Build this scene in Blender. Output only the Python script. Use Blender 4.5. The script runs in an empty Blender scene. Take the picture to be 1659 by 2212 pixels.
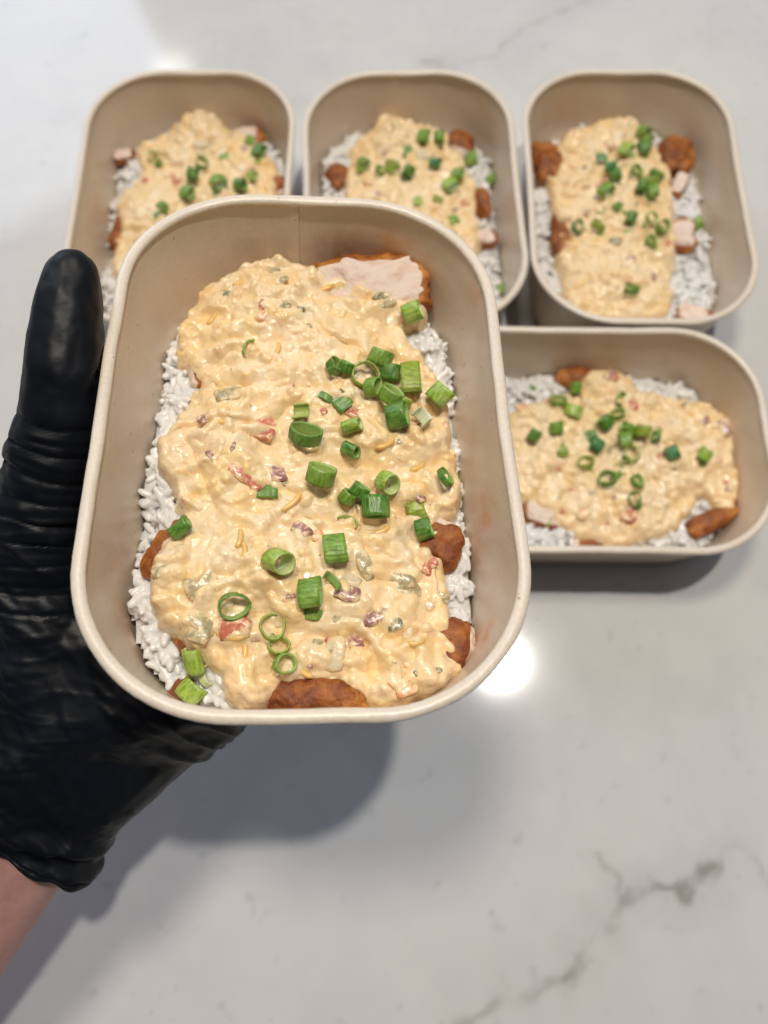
import bpy, bmesh, math, random
import numpy as np
from mathutils import Vector, Matrix, Euler, noise as mn
random.seed(7); RNG = np.random.default_rng(11)
S = 0.001                                    # everything is modelled in millimetres
SC = bpy.context.scene
C = SC.collection

# ---------------------------------------------------------------- camera
CAM_H = 384.4; PITCH = 0.3423
cam_d = bpy.data.cameras.new('camera'); cam = bpy.data.objects.new('camera', cam_d); C.objects.link(cam)
cam.location = (0, 0, CAM_H*S); cam.rotation_euler = (PITCH, 0, 0)
cam_d.sensor_fit = 'VERTICAL'; cam_d.sensor_height = 36; cam_d.lens = 36*1661/2212
cam_d.clip_start = 0.005; cam_d.clip_end = 50
cam_d.dof.use_dof = True; cam_d.dof.focus_distance = 0.222; cam_d.dof.aperture_fstop = 8.5
SC.camera = cam
SC.view_settings.view_transform = 'Standard'; SC.view_settings.look = 'None'
SC.view_settings.exposure = 0.0; SC.view_settings.gamma = 1.0

# ---------------------------------------------------------------- light
W = bpy.data.worlds.new("World"); SC.world = W; W.use_nodes = True
wn = W.node_tree; bg = wn.nodes['Background']
_tc = wn.nodes.new('ShaderNodeTexCoord'); _sx = wn.nodes.new('ShaderNodeSeparateXYZ'); wn.links.new(_tc.outputs['Generated'], _sx.inputs[0])
_mr = wn.nodes.new('ShaderNodeMapRange'); _mr.interpolation_type = 'SMOOTHSTEP'; _mr.inputs['From Min'].default_value = -0.62; _mr.inputs['From Max'].default_value = 0.80
wn.links.new(_sx.outputs[1], _mr.inputs['Value'])
_mx = wn.nodes.new('ShaderNodeMix'); _mx.data_type = 'RGBA'; _mx.inputs[6].default_value = (0.035, 0.036, 0.040, 1); _mx.inputs[7].default_value = (0.27, 0.295, 0.33, 1)
wn.links.new(_mr.outputs[0], _mx.inputs[0]); wn.links.new(_mx.outputs[2], bg.inputs[0]); bg.inputs[1].default_value = 1.0
def lamp(name, loc, aim, size, power, col, shape='DISK', size_y=None):
    d = bpy.data.lights.new(name, 'AREA'); d.shape = shape; d.size = size; d.energy = power; d.color = col
    if size_y: d.size_y = size_y
    o = bpy.data.objects.new(name, d); C.objects.link(o); o.location = loc
    o.rotation_euler = (Vector(aim)-Vector(loc)).to_track_quat('-Z', 'Y').to_euler(); return o
lamp('ceiling_downlight', (0.295, 0.30, 1.60), (0.28, 0.30, 0), 0.06, 10.5, (1.0, 0.95, 0.88))
lamp('ceiling_downlight', (-0.12, 0.42, 1.60), (-0.10, 0.40, 0), 0.28, 10.0, (1.0, 0.88, 0.71))
lamp('ceiling_downlight', (-0.72, 2.30, 1.60), (-0.5, 1.6, 0), 0.14, 0.35, (1.0, 0.95, 0.88))
lamp('window_light', (-1.15, 1.75, 1.05), (-0.1, 0.4, 0), 1.1, 11.5, (0.70, 0.81, 1.0), 'RECTANGLE', 0.9)

# ---------------------------------------------------------------- numeric helpers
def _hash(ix, iy, iz, seed):
    n = (ix*374761393 + iy*668265263 + iz*2147483647 + seed*974634777) & 0xFFFFFFFF
    n = ((n ^ (n >> 13))*1274126177) & 0xFFFFFFFF
    n = ((n ^ (n >> 16))*2246822519) & 0xFFFFFFFF
    return ((n ^ (n >> 15)) & 0xFFFFFF)/float(0xFFFFFF)
def vn(x, y, z=0.0, seed=0):                 # value noise, -1..1
    x = np.asarray(x, float); y = np.asarray(y, float); z = np.zeros_like(x)+z
    ix = np.floor(x).astype(np.int64); iy = np.floor(y).astype(np.int64); iz = np.floor(z).astype(np.int64)
    fx, fy, fz = x-ix, y-iy, z-iz
    u = fx**3*(fx*(fx*6-15)+10); v = fy**3*(fy*(fy*6-15)+10); w = fz**3*(fz*(fz*6-15)+10)
    r = 0
    for dx in (0, 1):
        for dy in (0, 1):
            for dz in (0, 1):
                r = r + _hash(ix+dx, iy+dy, iz+dz, seed)*(u if dx else 1-u)*(v if dy else 1-v)*(w if dz else 1-w)
    return r*2-1
def fbm(x, y, z=0.0, seed=0, oct=4, g=0.5):
    r = 0; a = 1; f = 1; t = 0
    for k in range(oct):
        r = r + a*vn(np.asarray(x)*f+13.7*k, np.asarray(y)*f+7.1*k, np.asarray(z)*f+3.3*k, seed+k); t += a; a *= g; f *= 2.03
    return r/t
def sstep(a, b, x):
    t = np.clip((x-a)/(b-a), 0, 1); return t*t*(3-2*t)
def poly_sd(X, Y, poly):                     # signed distance, positive inside
    P = np.array(poly, float); n = len(P); best = np.full(X.shape, 1e18); ins = np.zeros(X.shape, bool)
    for i in range(n):
        a = P[i]; b = P[(i+1) % n]; d = b-a
        t = np.clip(((X-a[0])*d[0]+(Y-a[1])*d[1])/(d@d+1e-12), 0, 1)
        q = (X-a[0]-t*d[0])**2+(Y-a[1]-t*d[1])**2; best = np.minimum(best, q)
        if a[1] != b[1]:
            c = ((a[1] > Y) != (b[1] > Y)) & (X < (b[0]-a[0])*(Y-a[1])/(b[1]-a[1])+a[0]); ins ^= c
    s = np.sqrt(best); return np.where(ins, s, -s)
def smooth_poly(P, n=3):
    P = np.array(P, float)
    for _ in range(n):
        Q = np.roll(P, -1, 0); P = np.stack([0.75*P+0.25*Q, 0.25*P+0.75*Q], 1).reshape(-1, 2)
    return P
def mesh_from(name, V, F, smooth=True, attrs=None):
    me = bpy.data.meshes.new(name); V = np.asarray(V, np.float64)*S
    me.from_pydata(V.tolist(), [], [tuple(int(i) for i in f) for f in F] if not isinstance(F, np.ndarray) else F.tolist())
    if smooth: me.polygons.foreach_set('use_smooth', np.ones(len(me.polygons), bool))
    for k, a in (attrs or {}).items():
        at = me.attributes.new(k, 'FLOAT', 'POINT'); at.data.foreach_set('value', np.asarray(a, np.float32))
    me.update(); return me
def link(name, me, mat=None, parent=None, matrix=None, **props):
    o = bpy.data.objects.new(name, me); C.objects.link(o)
    if mat is not None and me is not None and len(me.materials) == 0: me.materials.append(mat)
    if parent is not None: o.parent = parent
    if matrix is not None: o.matrix_local = matrix
    for k, v in props.items(): o[k] = v
    return o

# ---------------------------------------------------------------- materials
def new_mat(name):
    m = bpy.data.materials.new(name); m.use_nodes = True; nt = m.node_tree
    return m, nt, nt.nodes['Principled BSDF']
def N(nt, t, **kw):
    n = nt.nodes.new(t)
    for k, v in kw.items():
        if k in n.inputs.keys(): n.inputs[k].default_value = v
        else: setattr(n, k, v)
    return n
def noise_node(nt, scale, detail=4, coord='Object', rough=0.55, stretch=None, dist=0.0):
    tc = N(nt, 'ShaderNodeTexCoord'); src = tc.outputs[coord]
    if stretch:
        mp = N(nt, 'ShaderNodeMapping'); mp.inputs['Scale'].default_value = stretch; nt.links.new(src, mp.inputs[0]); src = mp.outputs[0]
    n = N(nt, 'ShaderNodeTexNoise'); n.inputs['Scale'].default_value = scale; n.inputs['Detail'].default_value = detail
    n.inputs['Roughness'].default_value = rough; n.inputs['Distortion'].default_value = dist
    nt.links.new(src, n.inputs['Vector']); return n.outputs['Fac']
def ramp(nt, fac, stops):
    r = N(nt, 'ShaderNodeValToRGB'); e = r.color_ramp.elements
    while len(e) < len(stops): e.new(0.5)
    for el, (p, c) in zip(e, stops): el.position = p; el.color = (*c, 1)
    nt.links.new(fac, r.inputs[0]); return r.outputs[0]
def mix(nt, fac, a, b, mode='MIX'):
    m = N(nt, 'ShaderNodeMix', data_type='RGBA', blend_type=mode)
    for sock, val in ((m.inputs[0], fac), (m.inputs[6], a), (m.inputs[7], b)):
        if hasattr(val, 'links'): nt.links.new(val, sock)
        elif isinstance(val, (int, float)): sock.default_value = val
        else: sock.default_value = (*val, 1)
    return m.outputs[2]
def attr(nt, name): return N(nt, 'ShaderNodeAttribute', attribute_name=name).outputs['Fac']
def bump(nt, bs, h, dist, strength=1.0, prev=None):
    b = N(nt, 'ShaderNodeBump'); b.inputs['Distance'].default_value = dist; b.inputs['Strength'].default_value = strength
    nt.links.new(h, b.inputs['Height'])
    if prev: nt.links.new(prev, b.inputs['Normal'])
    nt.links.new(b.outputs[0], bs.inputs['Normal']); return b.outputs[0]
def sss(bs, w, r, sc=0.003):
    bs.inputs['Subsurface Weight'].default_value = w; bs.inputs['Subsurface Radius'].default_value = r; bs.inputs['Subsurface Scale'].default_value = sc

def make_materials():
    M = {}
    # countertop: white quartz with grey-brown veins
    m, nt, b = new_mat('white_quartz')
    base = ramp(nt, noise_node(nt, 7, 5, rough=0.6), [(0.3, (0.58, 0.578, 0.572)), (0.5, (0.645, 0.642, 0.637)), (0.72, (0.68, 0.67, 0.655))])
    cloud = ramp(nt, noise_node(nt, 45, 3), [(0.35, (0.965, 0.965, 0.97)), (0.65, (1, 1, 1))])
    base = mix(nt, 1.0, base, cloud, 'MULTIPLY')
    v = attr(nt, 'vein'); col = mix(nt, v, base, (0.18, 0.155, 0.14)); nt.links.new(col, b.inputs['Base Color'])
    b.inputs['Roughness'].default_value = 0.09; b.inputs['IOR'].default_value = 1.5; M['quartz'] = m
    # kraft paper
    for key, cA, cB, rgh in (('paper', (0.655, 0.54, 0.42), (0.715, 0.60, 0.475), 0.38), ('rim', (0.74, 0.645, 0.535), (0.82, 0.73, 0.62), 0.36)):
        m, nt, b = new_mat('kraft_'+key)
        col = ramp(nt, noise_node(nt, 900, 3), [(0.3, cA), (0.7, cB)])
        blot = ramp(nt, noise_node(nt, 40, 3), [(0.3, (0.94, 0.93, 0.92)), (0.7, (1, 1, 1))])
        col = mix(nt, 1.0, col, blot, 'MULTIPLY')
        sp = ramp(nt, noise_node(nt, 330, 1), [(0.0, (0, 0, 0)), (0.765, (0, 0, 0)), (0.79, (0.6, 0.6, 0.6))])
        col = mix(nt, sp, col, (0.25, 0.15, 0.08))
        if key == 'paper':
            col = mix(nt, attr(nt, 'stain'), col, (0.60, 0.23, 0.035))
        nt.links.new(col, b.inputs['Base Color']); b.inputs['Roughness'].default_value = rgh
        bump(nt, b, noise_node(nt, 500, 4, stretch=(1, 1, 1)), 0.00018, 0.55 if key == 'paper' else 0.9)
        b.inputs['Coat Weight'].default_value = 0.25; b.inputs['Coat Roughness'].default_value = 0.3
        M[key] = m
    # sauce
    m, nt, b = new_mat('creamy_sauce')
    col = ramp(nt, noise_node(nt, 120, 4, dist=0.6), [(0.3, (0.87, 0.62, 0.325)), (0.55, (0.90, 0.685, 0.395)), (0.75, (0.92, 0.75, 0.50))])
    col = mix(nt, attr(nt, 'shred'), col, (0.88, 0.60, 0.22))
    pal = ramp(nt, noise_node(nt, 48, 3, dist=1.2), [(0.40, (0, 0, 0)), (0.62, (0.55, 0.55, 0.55))]); col = mix(nt, pal, col, (0.91, 0.76, 0.55))
    yel = ramp(nt, noise_node(nt, 75, 3, dist=1.6), [(0.52, (0, 0, 0)), (0.68, (0.6, 0.6, 0.6))]); col = mix(nt, yel, col, (0.90, 0.63, 0.25))
    sp = ramp(nt, noise_node(nt, 520, 1), [(0.0, (0, 0, 0)), (0.765, (0, 0, 0)), (0.79, (0.75, 0.75, 0.75))])
    col = mix(nt, sp, col, (0.42, 0.16, 0.05))
    sp2 = ramp(nt, noise_node(nt, 90, 2, dist=1.0), [(0.0, (0, 0, 0)), (0.68, (0, 0, 0)), (0.78, (0.35, 0.35, 0.35))])
    col = mix(nt, sp2, col, (0.70, 0.42, 0.33))
    nt.links.new(col, b.inputs['Base Color']); b.inputs['Roughness'].default_value = 0.32; b.inputs['IOR'].default_value = 1.44
    sss(b, 0.5, (1.0, 0.6, 0.3), 0.0016)
    n1 = bump(nt, b, noise_node(nt, 330, 2, rough=0.5), 0.0015, 0.5); b.inputs['Coat Weight'].default_value = 0.36; b.inputs['Coat Roughness'].default_value = 0.13; M['sauce'] = m
    # rice
    m, nt, b = new_mat('cooked_rice')
    col = ramp(nt, noise_node(nt, 260, 3), [(0.3, (0.70, 0.705, 0.70)), (0.7, (0.79, 0.79, 0.78))])
    nt.links.new(col, b.inputs['Base Color']); b.inputs['Roughness'].default_value = 0.24; sss(b, 0.9, (1, 0.97, 0.93), 0.0022)
    bump(nt, b, noise_node(nt, 700, 2), 0.0002, 0.5); M['rice'] = m
    # chicken
    m, nt, b = new_mat('seasoned_chicken')
    crust = ramp(nt, noise_node(nt, 110, 4, rough=0.6, dist=0.5), [(0.28, (0.10, 0.024, 0.006)), (0.42, (0.24, 0.062, 0.011)), (0.57, (0.42, 0.135, 0.018)), (0.76, (0.62, 0.28, 0.05))])
    flesh = ramp(nt, noise_node(nt, 160, 4, stretch=(1, 2.5, 1)), [(0.3, (0.74, 0.52, 0.40)), (0.5, (0.83, 0.68, 0.58)), (0.8, (0.86, 0.75, 0.66))])
    fl = N(nt, 'ShaderNodeMath', operation='ADD'); nt.links.new(attr(nt, 'flesh'), fl.inputs[0])
    nz = N(nt, 'ShaderNodeMath', operation='MULTIPLY_ADD'); nt.links.new(noise_node(nt, 260, 4, rough=0.65), nz.inputs[0]); nz.inputs[1].default_value = 1.3; nz.inputs[2].default_value = -0.65
    nt.links.new(nz.outputs[0], fl.inputs[1])
    fr = ramp(nt, fl.outputs[0], [(0.42, (0, 0, 0)), (0.62, (1, 1, 1))])
    col = mix(nt, fr, crust, flesh); nt.links.new(col, b.inputs['Base Color']); spk = ramp(nt, noise_node(nt, 620, 3, rough=0.7), [(0.56, (0, 0, 0)), (0.66, (0.7, 0.7, 0.7))]); crust2 = mix(nt, spk, crust, (0.13, 0.03, 0.01)); col = mix(nt, fr, crust2, flesh); nt.links.new(col, b.inputs['Base Color'])
    b.inputs['Roughness'].default_value = 0.30
    sss(b, 0.2, (1, 0.4, 0.25), 0.002); bump(nt, b, noise_node(nt, 420, 5, rough=0.75), 0.0012, 0.65); M['chicken'] = m
    # scallions
    for key, d, l, inn in (('dark', (0.045, 0.135, 0.012), (0.115, 0.265, 0.035), (0.30, 0.46, 0.12)),
                           ('mid', (0.105, 0.215, 0.016), (0.215, 0.38, 0.045), (0.42, 0.56, 0.18)),
                           ('light', (0.20, 0.34, 0.025), (0.38, 0.53, 0.08), (0.60, 0.68, 0.34)),
                           ('olive', (0.18, 0.25, 0.015), (0.34, 0.42, 0.05), (0.45, 0.52, 0.16)),
                           ('pale', (0.50, 0.60, 0.28), (0.68, 0.73, 0.46), (0.74, 0.76, 0.56)),
                           ('teal', (0.035, 0.14, 0.045), (0.10, 0.28, 0.10), (0.22, 0.42, 0.16))):
        m, nt, b = new_mat('scallion_'+key)
        w = N(nt, 'ShaderNodeTexNoise', noise_dimensions='2D'); w.inputs['Scale'].default_value = 1.0; w.inputs['Detail'].default_value = 3
        cx = N(nt, 'ShaderNodeCombineXYZ'); a = N(nt, 'ShaderNodeMath', operation='MULTIPLY'); nt.links.new(attr(nt, 'circ'), a.inputs[0]); a.inputs[1].default_value = 26
        a2 = N(nt, 'ShaderNodeMath', operation='MULTIPLY'); nt.links.new(attr(nt, 'along'), a2.inputs[0]); a2.inputs[1].default_value = 1.2
        nt.links.new(a.outputs[0], cx.inputs[0]); nt.links.new(a2.outputs[0], cx.inputs[1]); nt.links.new(cx.outputs[0], w.inputs['Vector'])
        col = ramp(nt, w.outputs['Fac'], [(0.36, d), (0.64, l)])
        col = mix(nt, attr(nt, 'inner'), col, inn)
        big = noise_node(nt, 170, 2); col = mix(nt, ramp(nt, big, [(0.4, (0, 0, 0)), (0.7, (0.45, 0.45, 0.45))]), col, inn)
        nt.links.new(col, b.inputs['Base Color']); b.inputs['Roughness'].default_value = 0.36; sss(b, 0.3, (0.5, 1, 0.2), 0.001)
        bump(nt, b, w.outputs['Fac'], 0.0003, 0.5); M['sc_'+key] = m
    # bits in the sauce: thinly coated, so part of each stays sauce-coloured
    for key, c1, c2, coat in (('red', (0.50, 0.06, 0.045), (0.64, 0.20, 0.15), 0.52), ('salmon', (0.75, 0.26, 0.13), (0.80, 0.40, 0.24), 0.45),
                        ('purple', (0.20, 0.05, 0.09), (0.47, 0.24, 0.27), 0.50), ('pickle', (0.26, 0.23, 0.12), (0.55, 0.50, 0.32), 0.52),
                        ('darkgreen', (0.05, 0.09, 0.06), (0.22, 0.28, 0.19), 0.50), ('onion', (0.62, 0.55, 0.40), (0.75, 0.66, 0.50), 0.50), ('orange', (0.70, 0.24, 0.03), (0.78, 0.36, 0.09), 0.4),
                        ('pepper', (0.05, 0.02, 0.01), (0.10, 0.04, 0.02), 0.2)):
        m, nt, b = new_mat('bit_'+key)
        col = ramp(nt, noise_node(nt, 350, 3), [(0.35, c1), (0.65, c2)])
        smear = ramp(nt, noise_node(nt, 420, 3, dist=0.8), [(coat-0.05, (0.15, 0.15, 0.15)), (coat+0.09, (0.92, 0.92, 0.92))])
        col = mix(nt, smear, col, (0.88, 0.67, 0.39))
        nt.links.new(col, b.inputs['Base Color']); b.inputs['Roughness'].default_value = 0.2; sss(b, 0.2, (1, 0.5, 0.3), 0.0015)
        bump(nt, b, noise_node(nt, 500, 3), 0.0004, 0.6); M['bit_'+key] = m
    m, nt, b = new_mat('cheddar_shred'); b.inputs['Base Color'].default_value = (0.84, 0.52, 0.17, 1); b.inputs['Roughness'].default_value = 0.3
    sss(b, 0.4, (1, 0.6, 0.2), 0.002); M['cheese'] = m
    # glove, skin
    m, nt, b = new_mat('black_nitrile')
    col = ramp(nt, noise_node(nt, 30, 3), [(0.3, (0.003, 0.004, 0.0062)), (0.7, (0.005, 0.0068, 0.011))])
    dust = ramp(nt, noise_node(nt, 420, 2), [(0.0, (0, 0, 0)), (0.80, (0, 0, 0)), (0.83, (0.25, 0.25, 0.25))])
    col = mix(nt, dust, col, (0.3, 0.3, 0.28))
    nt.links.new(col, b.inputs['Base Color']); b.inputs['Roughness'].default_value = 0.46; b.inputs['Specular IOR Level'].default_value = 0.25
    bump(nt, b, noise_node(nt, 900, 2), 0.0001, 0.35); M['glove'] = m
    m, nt, b = new_mat('skin')
    col = ramp(nt, noise_node(nt, 55, 5), [(0.3, (0.42, 0.20, 0.185)), (0.5, (0.50, 0.265, 0.235)), (0.7, (0.56, 0.33, 0.285))])
    mot = ramp(nt, noise_node(nt, 160, 4, rough=0.7), [(0.45, (0, 0, 0)), (0.7, (0.5, 0.5, 0.5))]); col = mix(nt, mot, col, (0.60, 0.36, 0.33))
    nt.links.new(col, b.inputs['Base Color']); b.inputs['Roughness'].default_value = 0.5; sss(b, 0.35, (1, 0.35, 0.2), 0.004)
    bump(nt, b, noise_node(nt, 900, 3), 0.0002, 0.5); M['skin'] = m
    return M
M = make_materials()

# ---------------------------------------------------------------- photograph pixel -> place on a plane
RC = Matrix.Rotation(PITCH, 3, 'X'); CAMP = Vector((0, 0, CAM_H))
def ray(px, py): return RC @ Vector(((px-829.5)/1661, -(py-1106)/1661, -1))
def world_at(px, py, z):
    d = ray(px, py); return CAMP + d*((z-CAM_H)/d.z)
def box_at(B, px, py, z):                    # point of container space (mm) on its plane z
    inv = B['Minv']; o = inv @ CAMP; d = inv.to_3x3() @ ray(px, py)
    p = o + d*((z-o.z)/d.z); return p

# ---------------------------------------------------------------- countertop
VEINS = [([(1700, 1960), (1650, 1900), (1600, 1840), (1555, 1832), (1530, 1880), (1500, 1925)], 2.2, 0.35),
         ([(1545, 1850), (1520, 1900), (1480, 1925), (1430, 1910), (1400, 1935), (1350, 1950), (1325, 1975), (1300, 1990)], 4.0, 0.85),
         ([(1290, 1850), (1310, 1890), (1335, 1930), (1345, 1975)], 2.4, 0.5), ([(1330, 1960), (1300, 2010), (1260, 2060), (1235, 2080)], 1.8, 0.25),
         ([(1250, 2060), (1235, 2100), (1225, 2115)], 3.5, 0.8), ([(1235, 2105), (1190, 2125), (1160, 2140), (1130, 2150), (1080, 2160), (1040, 2190), (980, 2250)], 3.6, 0.55),
         ([(1155, 2090), (1160, 2130), (1150, 2160)], 3, 0.3), ([(1075, 2090), (1060, 2150), (1055, 2200)], 4, 0.25),
         ([(1310, -20), (1250, 15), (1180, 35), (1125, 65), (1100, 95), (1075, 115), (1010, 130)], 3.0, 0.36),
         ([(1010, 128), (960, 132), (925, 135)], 6, 0.5), ([(740, 60), (700, 70), (640, 20)], 10, 0.12), ([(560, 170), (600, 215), (680, 235)], 8, 0.14),
         ([(0, 330), (120, 300), (160, 240)], 10, 0.08), ([(1659, 60), (1560, 90), (1480, 70)], 9, 0.1)]
def build_counter():
    xs = np.arange(-420, 421, 1.6); ys = np.arange(-170, 701, 1.6)
    xs = np.concatenate([[-1500, -1000, -600], xs, [600, 1000, 1500]]); ys = np.concatenate([[-500, -300], ys, [850, 1100, 1500]])
    X, Y = np.meshgrid(xs, ys); v = np.zeros_like(X)
    wx = X+fbm(X/8, Y/8, seed=5, oct=4)*6; wy = Y+fbm(X/8, Y/8, seed=9, oct=4)*6
    for pts, w, s in VEINS:
        P = [world_at(a, b, 0) for a, b in pts]; d2 = np.full(X.shape, 1e9)
        for a, b in zip(P[:-1], P[1:]):
            dx, dy = b.x-a.x, b.y-a.y; t = np.clip(((wx-a.x)*dx+(wy-a.y)*dy)/(dx*dx+dy*dy), 0, 1)
            d2 = np.minimum(d2, (wx-a.x-t*dx)**2+(wy-a.y-t*dy)**2)
        brk = np.clip(0.75+0.9*fbm(X/9, Y/9, seed=21, oct=3), 0.15, 1.2); w = w*(0.62+0.5*np.clip(vn(X/13, Y/13, seed=31)+0.2, 0, 1))
        s = s*0.66; v = np.maximum(v, s*brk*np.exp(-d2/(w*w*1.9)))
        v = np.maximum(v, 0.20*s*np.exp(-d2/(w*w*22)))
    sm = np.clip(fbm(X/6, Y/6, seed=40, oct=2)-0.62, 0, 1)*0.9; v = np.maximum(v, np.clip(sm, 0, 0.2))
    ny, nx = X.shape; V = np.stack([X.ravel(), Y.ravel(), np.zeros(X.size)], 1)
    i = (np.arange(ny-1)[:, None]*nx+np.arange(nx-1)[None]).ravel()
    F = np.stack([i, i+1, i+1+nx, i+nx], 1)
    # slab edge and underside
    per = list(range(nx))+[(k+1)*nx-1 for k in range(1, ny)]+[(ny-1)*nx+k for k in range(nx-2, -1, -1)]+[k*nx for k in range(ny-2, 0, -1)]
    n0 = len(V); V = np.concatenate([V, V[per]+np.array([0, 0, -30.0])]); L = len(per)
    F = F.tolist()+[[per[k], n0+k, n0+(k+1) % L, per[(k+1) % L]] for k in range(L)]+[list(range(n0+L-1, n0-1, -1))]
    me = mesh_from('countertop', V, F, False, {'vein': np.concatenate([v.ravel(), np.zeros(L)])})
    link('countertop', me, M['quartz'], kind='structure', label='glossy white quartz countertop with grey brown veins')
build_counter()

# ---------------------------------------------------------------- containers
RL, RW, RR = 172.6, 120.0, 42.6; BH = 50.0; INSET = 8.0; RT = 1.85
def rrect(inset, n=16, m=30):
    L, Wd, r = RL/2-inset, RW/2-inset, max(RR-inset*0.75, 5); P = []; Nn = []
    for sx, sy, a0 in ((1, 1, 0), (-1, 1, 90), (-1, -1, 180), (1, -1, 270)):
        for k in range(n+1):
            a = math.radians(a0+90*k/n); P.append((sx*(Wd-r)+r*math.cos(a), sy*(L-r)+r*math.sin(a))); Nn.append((math.cos(a), math.sin(a)))
        # straight side following this corner
        a = math.radians(a0+90); nn = (math.cos(a), math.sin(a))
        nx_, ny_ = {(1, 1): (-1, 1), (-1, 1): (-1, -1), (-1, -1): (1, -1), (1, -1): (1, 1)}[(sx, sy)]
        p0 = P[-1]; p1 = (nx_*(Wd-r)+r*nn[0], ny_*(L-r)+r*nn[1])
        for k in range(1, m): P.append((p0[0]+(p1[0]-p0[0])*k/m, p0[1]+(p1[1]-p0[1])*k/m)); Nn.append(nn)
    return np.array(P), np.array(Nn)
def wall_inset(z): return RT+INSET*(1-z/BH)
CORE, CN = rrect(0)
def warp(B, P, Nn, z):                       # slightly uneven paper: bows a little, pinched by the thumb
    a = np.arctan2(P[:, 1]/RL, P[:, 0]/RW); s = B['seed']; u = z/BH
    d = 0.45*vn(1.7*np.cos(a)+s, 1.7*np.sin(a), z/60., seed=s)+0.10*vn(8*np.cos(a), 8*np.sin(a)+s, z/18., seed=s+1)
    d = d*(0.35+0.65*u)-0.7*u*np.exp(-(P[:, 1]/34)**2)*(np.abs(P[:, 0]) > 40)
    if B.get('pinch'): d = d-4.6*(1-u)*np.exp(-((P[:, 1]-42)/36)**4)*(P[:, 0] < -20)-2.2*(1-u)*np.exp(-(P[:, 1]/60)**4)*(P[:, 0] > 20)
    if B.get('pinch'): d = d-1.3*u*np.exp(-((P[:, 1]-B['pinch'])/17)**2)*(P[:, 0] < -30)
    return P+Nn*d[:, None]
def ring_faces(base0, base1, n, flip=False):
    F = []
    for k in range(n):
        q = [base0+k, base0+(k+1) % n, base1+(k+1) % n, base1+k]; F.append(q[::-1] if flip else q)
    return F
def build_container(B):
    root = link('food_container', None, matrix=B['Mobj'], label=B['label'], category='food container', group='kraft paper meal containers on the counter')
    n = len(CORE); V = []; F = []; st = []
    levels = np.linspace(0, BH-1.2, 26)
    for k, z in enumerate(levels):           # inner skin
        P, Nn = rrect(wall_inset(z)+0.35); P = warp(B, P, Nn, z); V += [(p[0], p[1], z) for p in P]
        for p in P:
            s = 0
            for (sx, sy, sz, r, a) in B.get('stains', []):
                q = ((p[0]-sx)**2+(p[1]-sy)**2+(z-sz)**2)/r**2
                s = min(0.85, max(s, 1.4*a*math.exp(-q)*(0.55+0.7*float(mn.noise(Vector((p[0]/3, p[1]/3, z/4)))))))
            st.append(s)
    for z in levels[::-1]:                   # outer skin
        P, Nn = rrect(wall_inset(z)-0.25); P = warp(B, P, Nn, z); V += [(p[0], p[1], z) for p in P]; st += [0]*n
    L = 2*len(levels)
    for k in range(L-1): F += ring_faces(k*n, (k+1)*n, n, True)
    F += ring_faces((L-1)*n, 0, n, True)
    link('wall', mesh_from('wall', V, F, True, {'stain': st}), M['paper'], root)
    # rolled rim
    V = []; F = []; m = 12
    P, Nn = rrect(RT); P = warp(B, P, Nn, BH)
    for j in range(m):
        a = 2*math.pi*j/m
        wob = 1+0.07*vn(P[:, 0]/6, P[:, 1]/6, float(j), seed=3)
        V += [(P[k, 0]+Nn[k, 0]*RT*wob[k]*math.cos(a)*1.0, P[k, 1]+Nn[k, 1]*RT*wob[k]*math.cos(a)*1.0, BH-1.2+1.35*wob[k]*math.sin(a)) for k in range(n)]
    for j in range(m): F += ring_faces(j*n, ((j+1) % m)*n, n)
    link('rim', mesh_from('rim', V, F), M['rim'], root)
    # recessed base panel
    V = []; F = []
    for z, e in ((2.5, 0.6), (3.0, 0.6)):
        P, Nn = rrect(wall_inset(z)+e); P = warp(B, P, Nn, z); V += [(p[0], p[1], z) for p in P]
    F = [list(range(n))[::-1], list(range(n, 2*n))]+ring_faces(0, n, n)
    link('base', mesh_from('base', V, F, False), M['paper'], root)
    if 'seam' in B:                          # overlapped paper edge on the far wall, carried over the rim
        V = []; F = []; x = B['seam']; yy = RL/2; hw = 3.5
        zs = np.linspace(2, BH-2.2, 16)
        for z in zs:
            P, Nn = rrect(wall_inset(z)+0.35); P = warp(B, P, Nn, z); far = P[P[:, 1] > 0]; far = far[np.argsort(far[:, 0])]
            for dx, off in ((-hw, 0.25), (-hw+2.5, -0.1), (hw-0.25, -0.55), (hw, 0.3)):
                y = np.interp(x+dx, far[:, 0], far[:, 1]); V.append((x+dx, y+off, z))
        for k in range(len(zs)-1):
            for j in range(3): F.append([k*4+j, k*4+j+1, (k+1)*4+j+1, (k+1)*4+j])
        me = mesh_from('seam', V, F, False, {'stain': [0]*len(V)}); link('seam', me, M['paper'], root)
    return root

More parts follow.
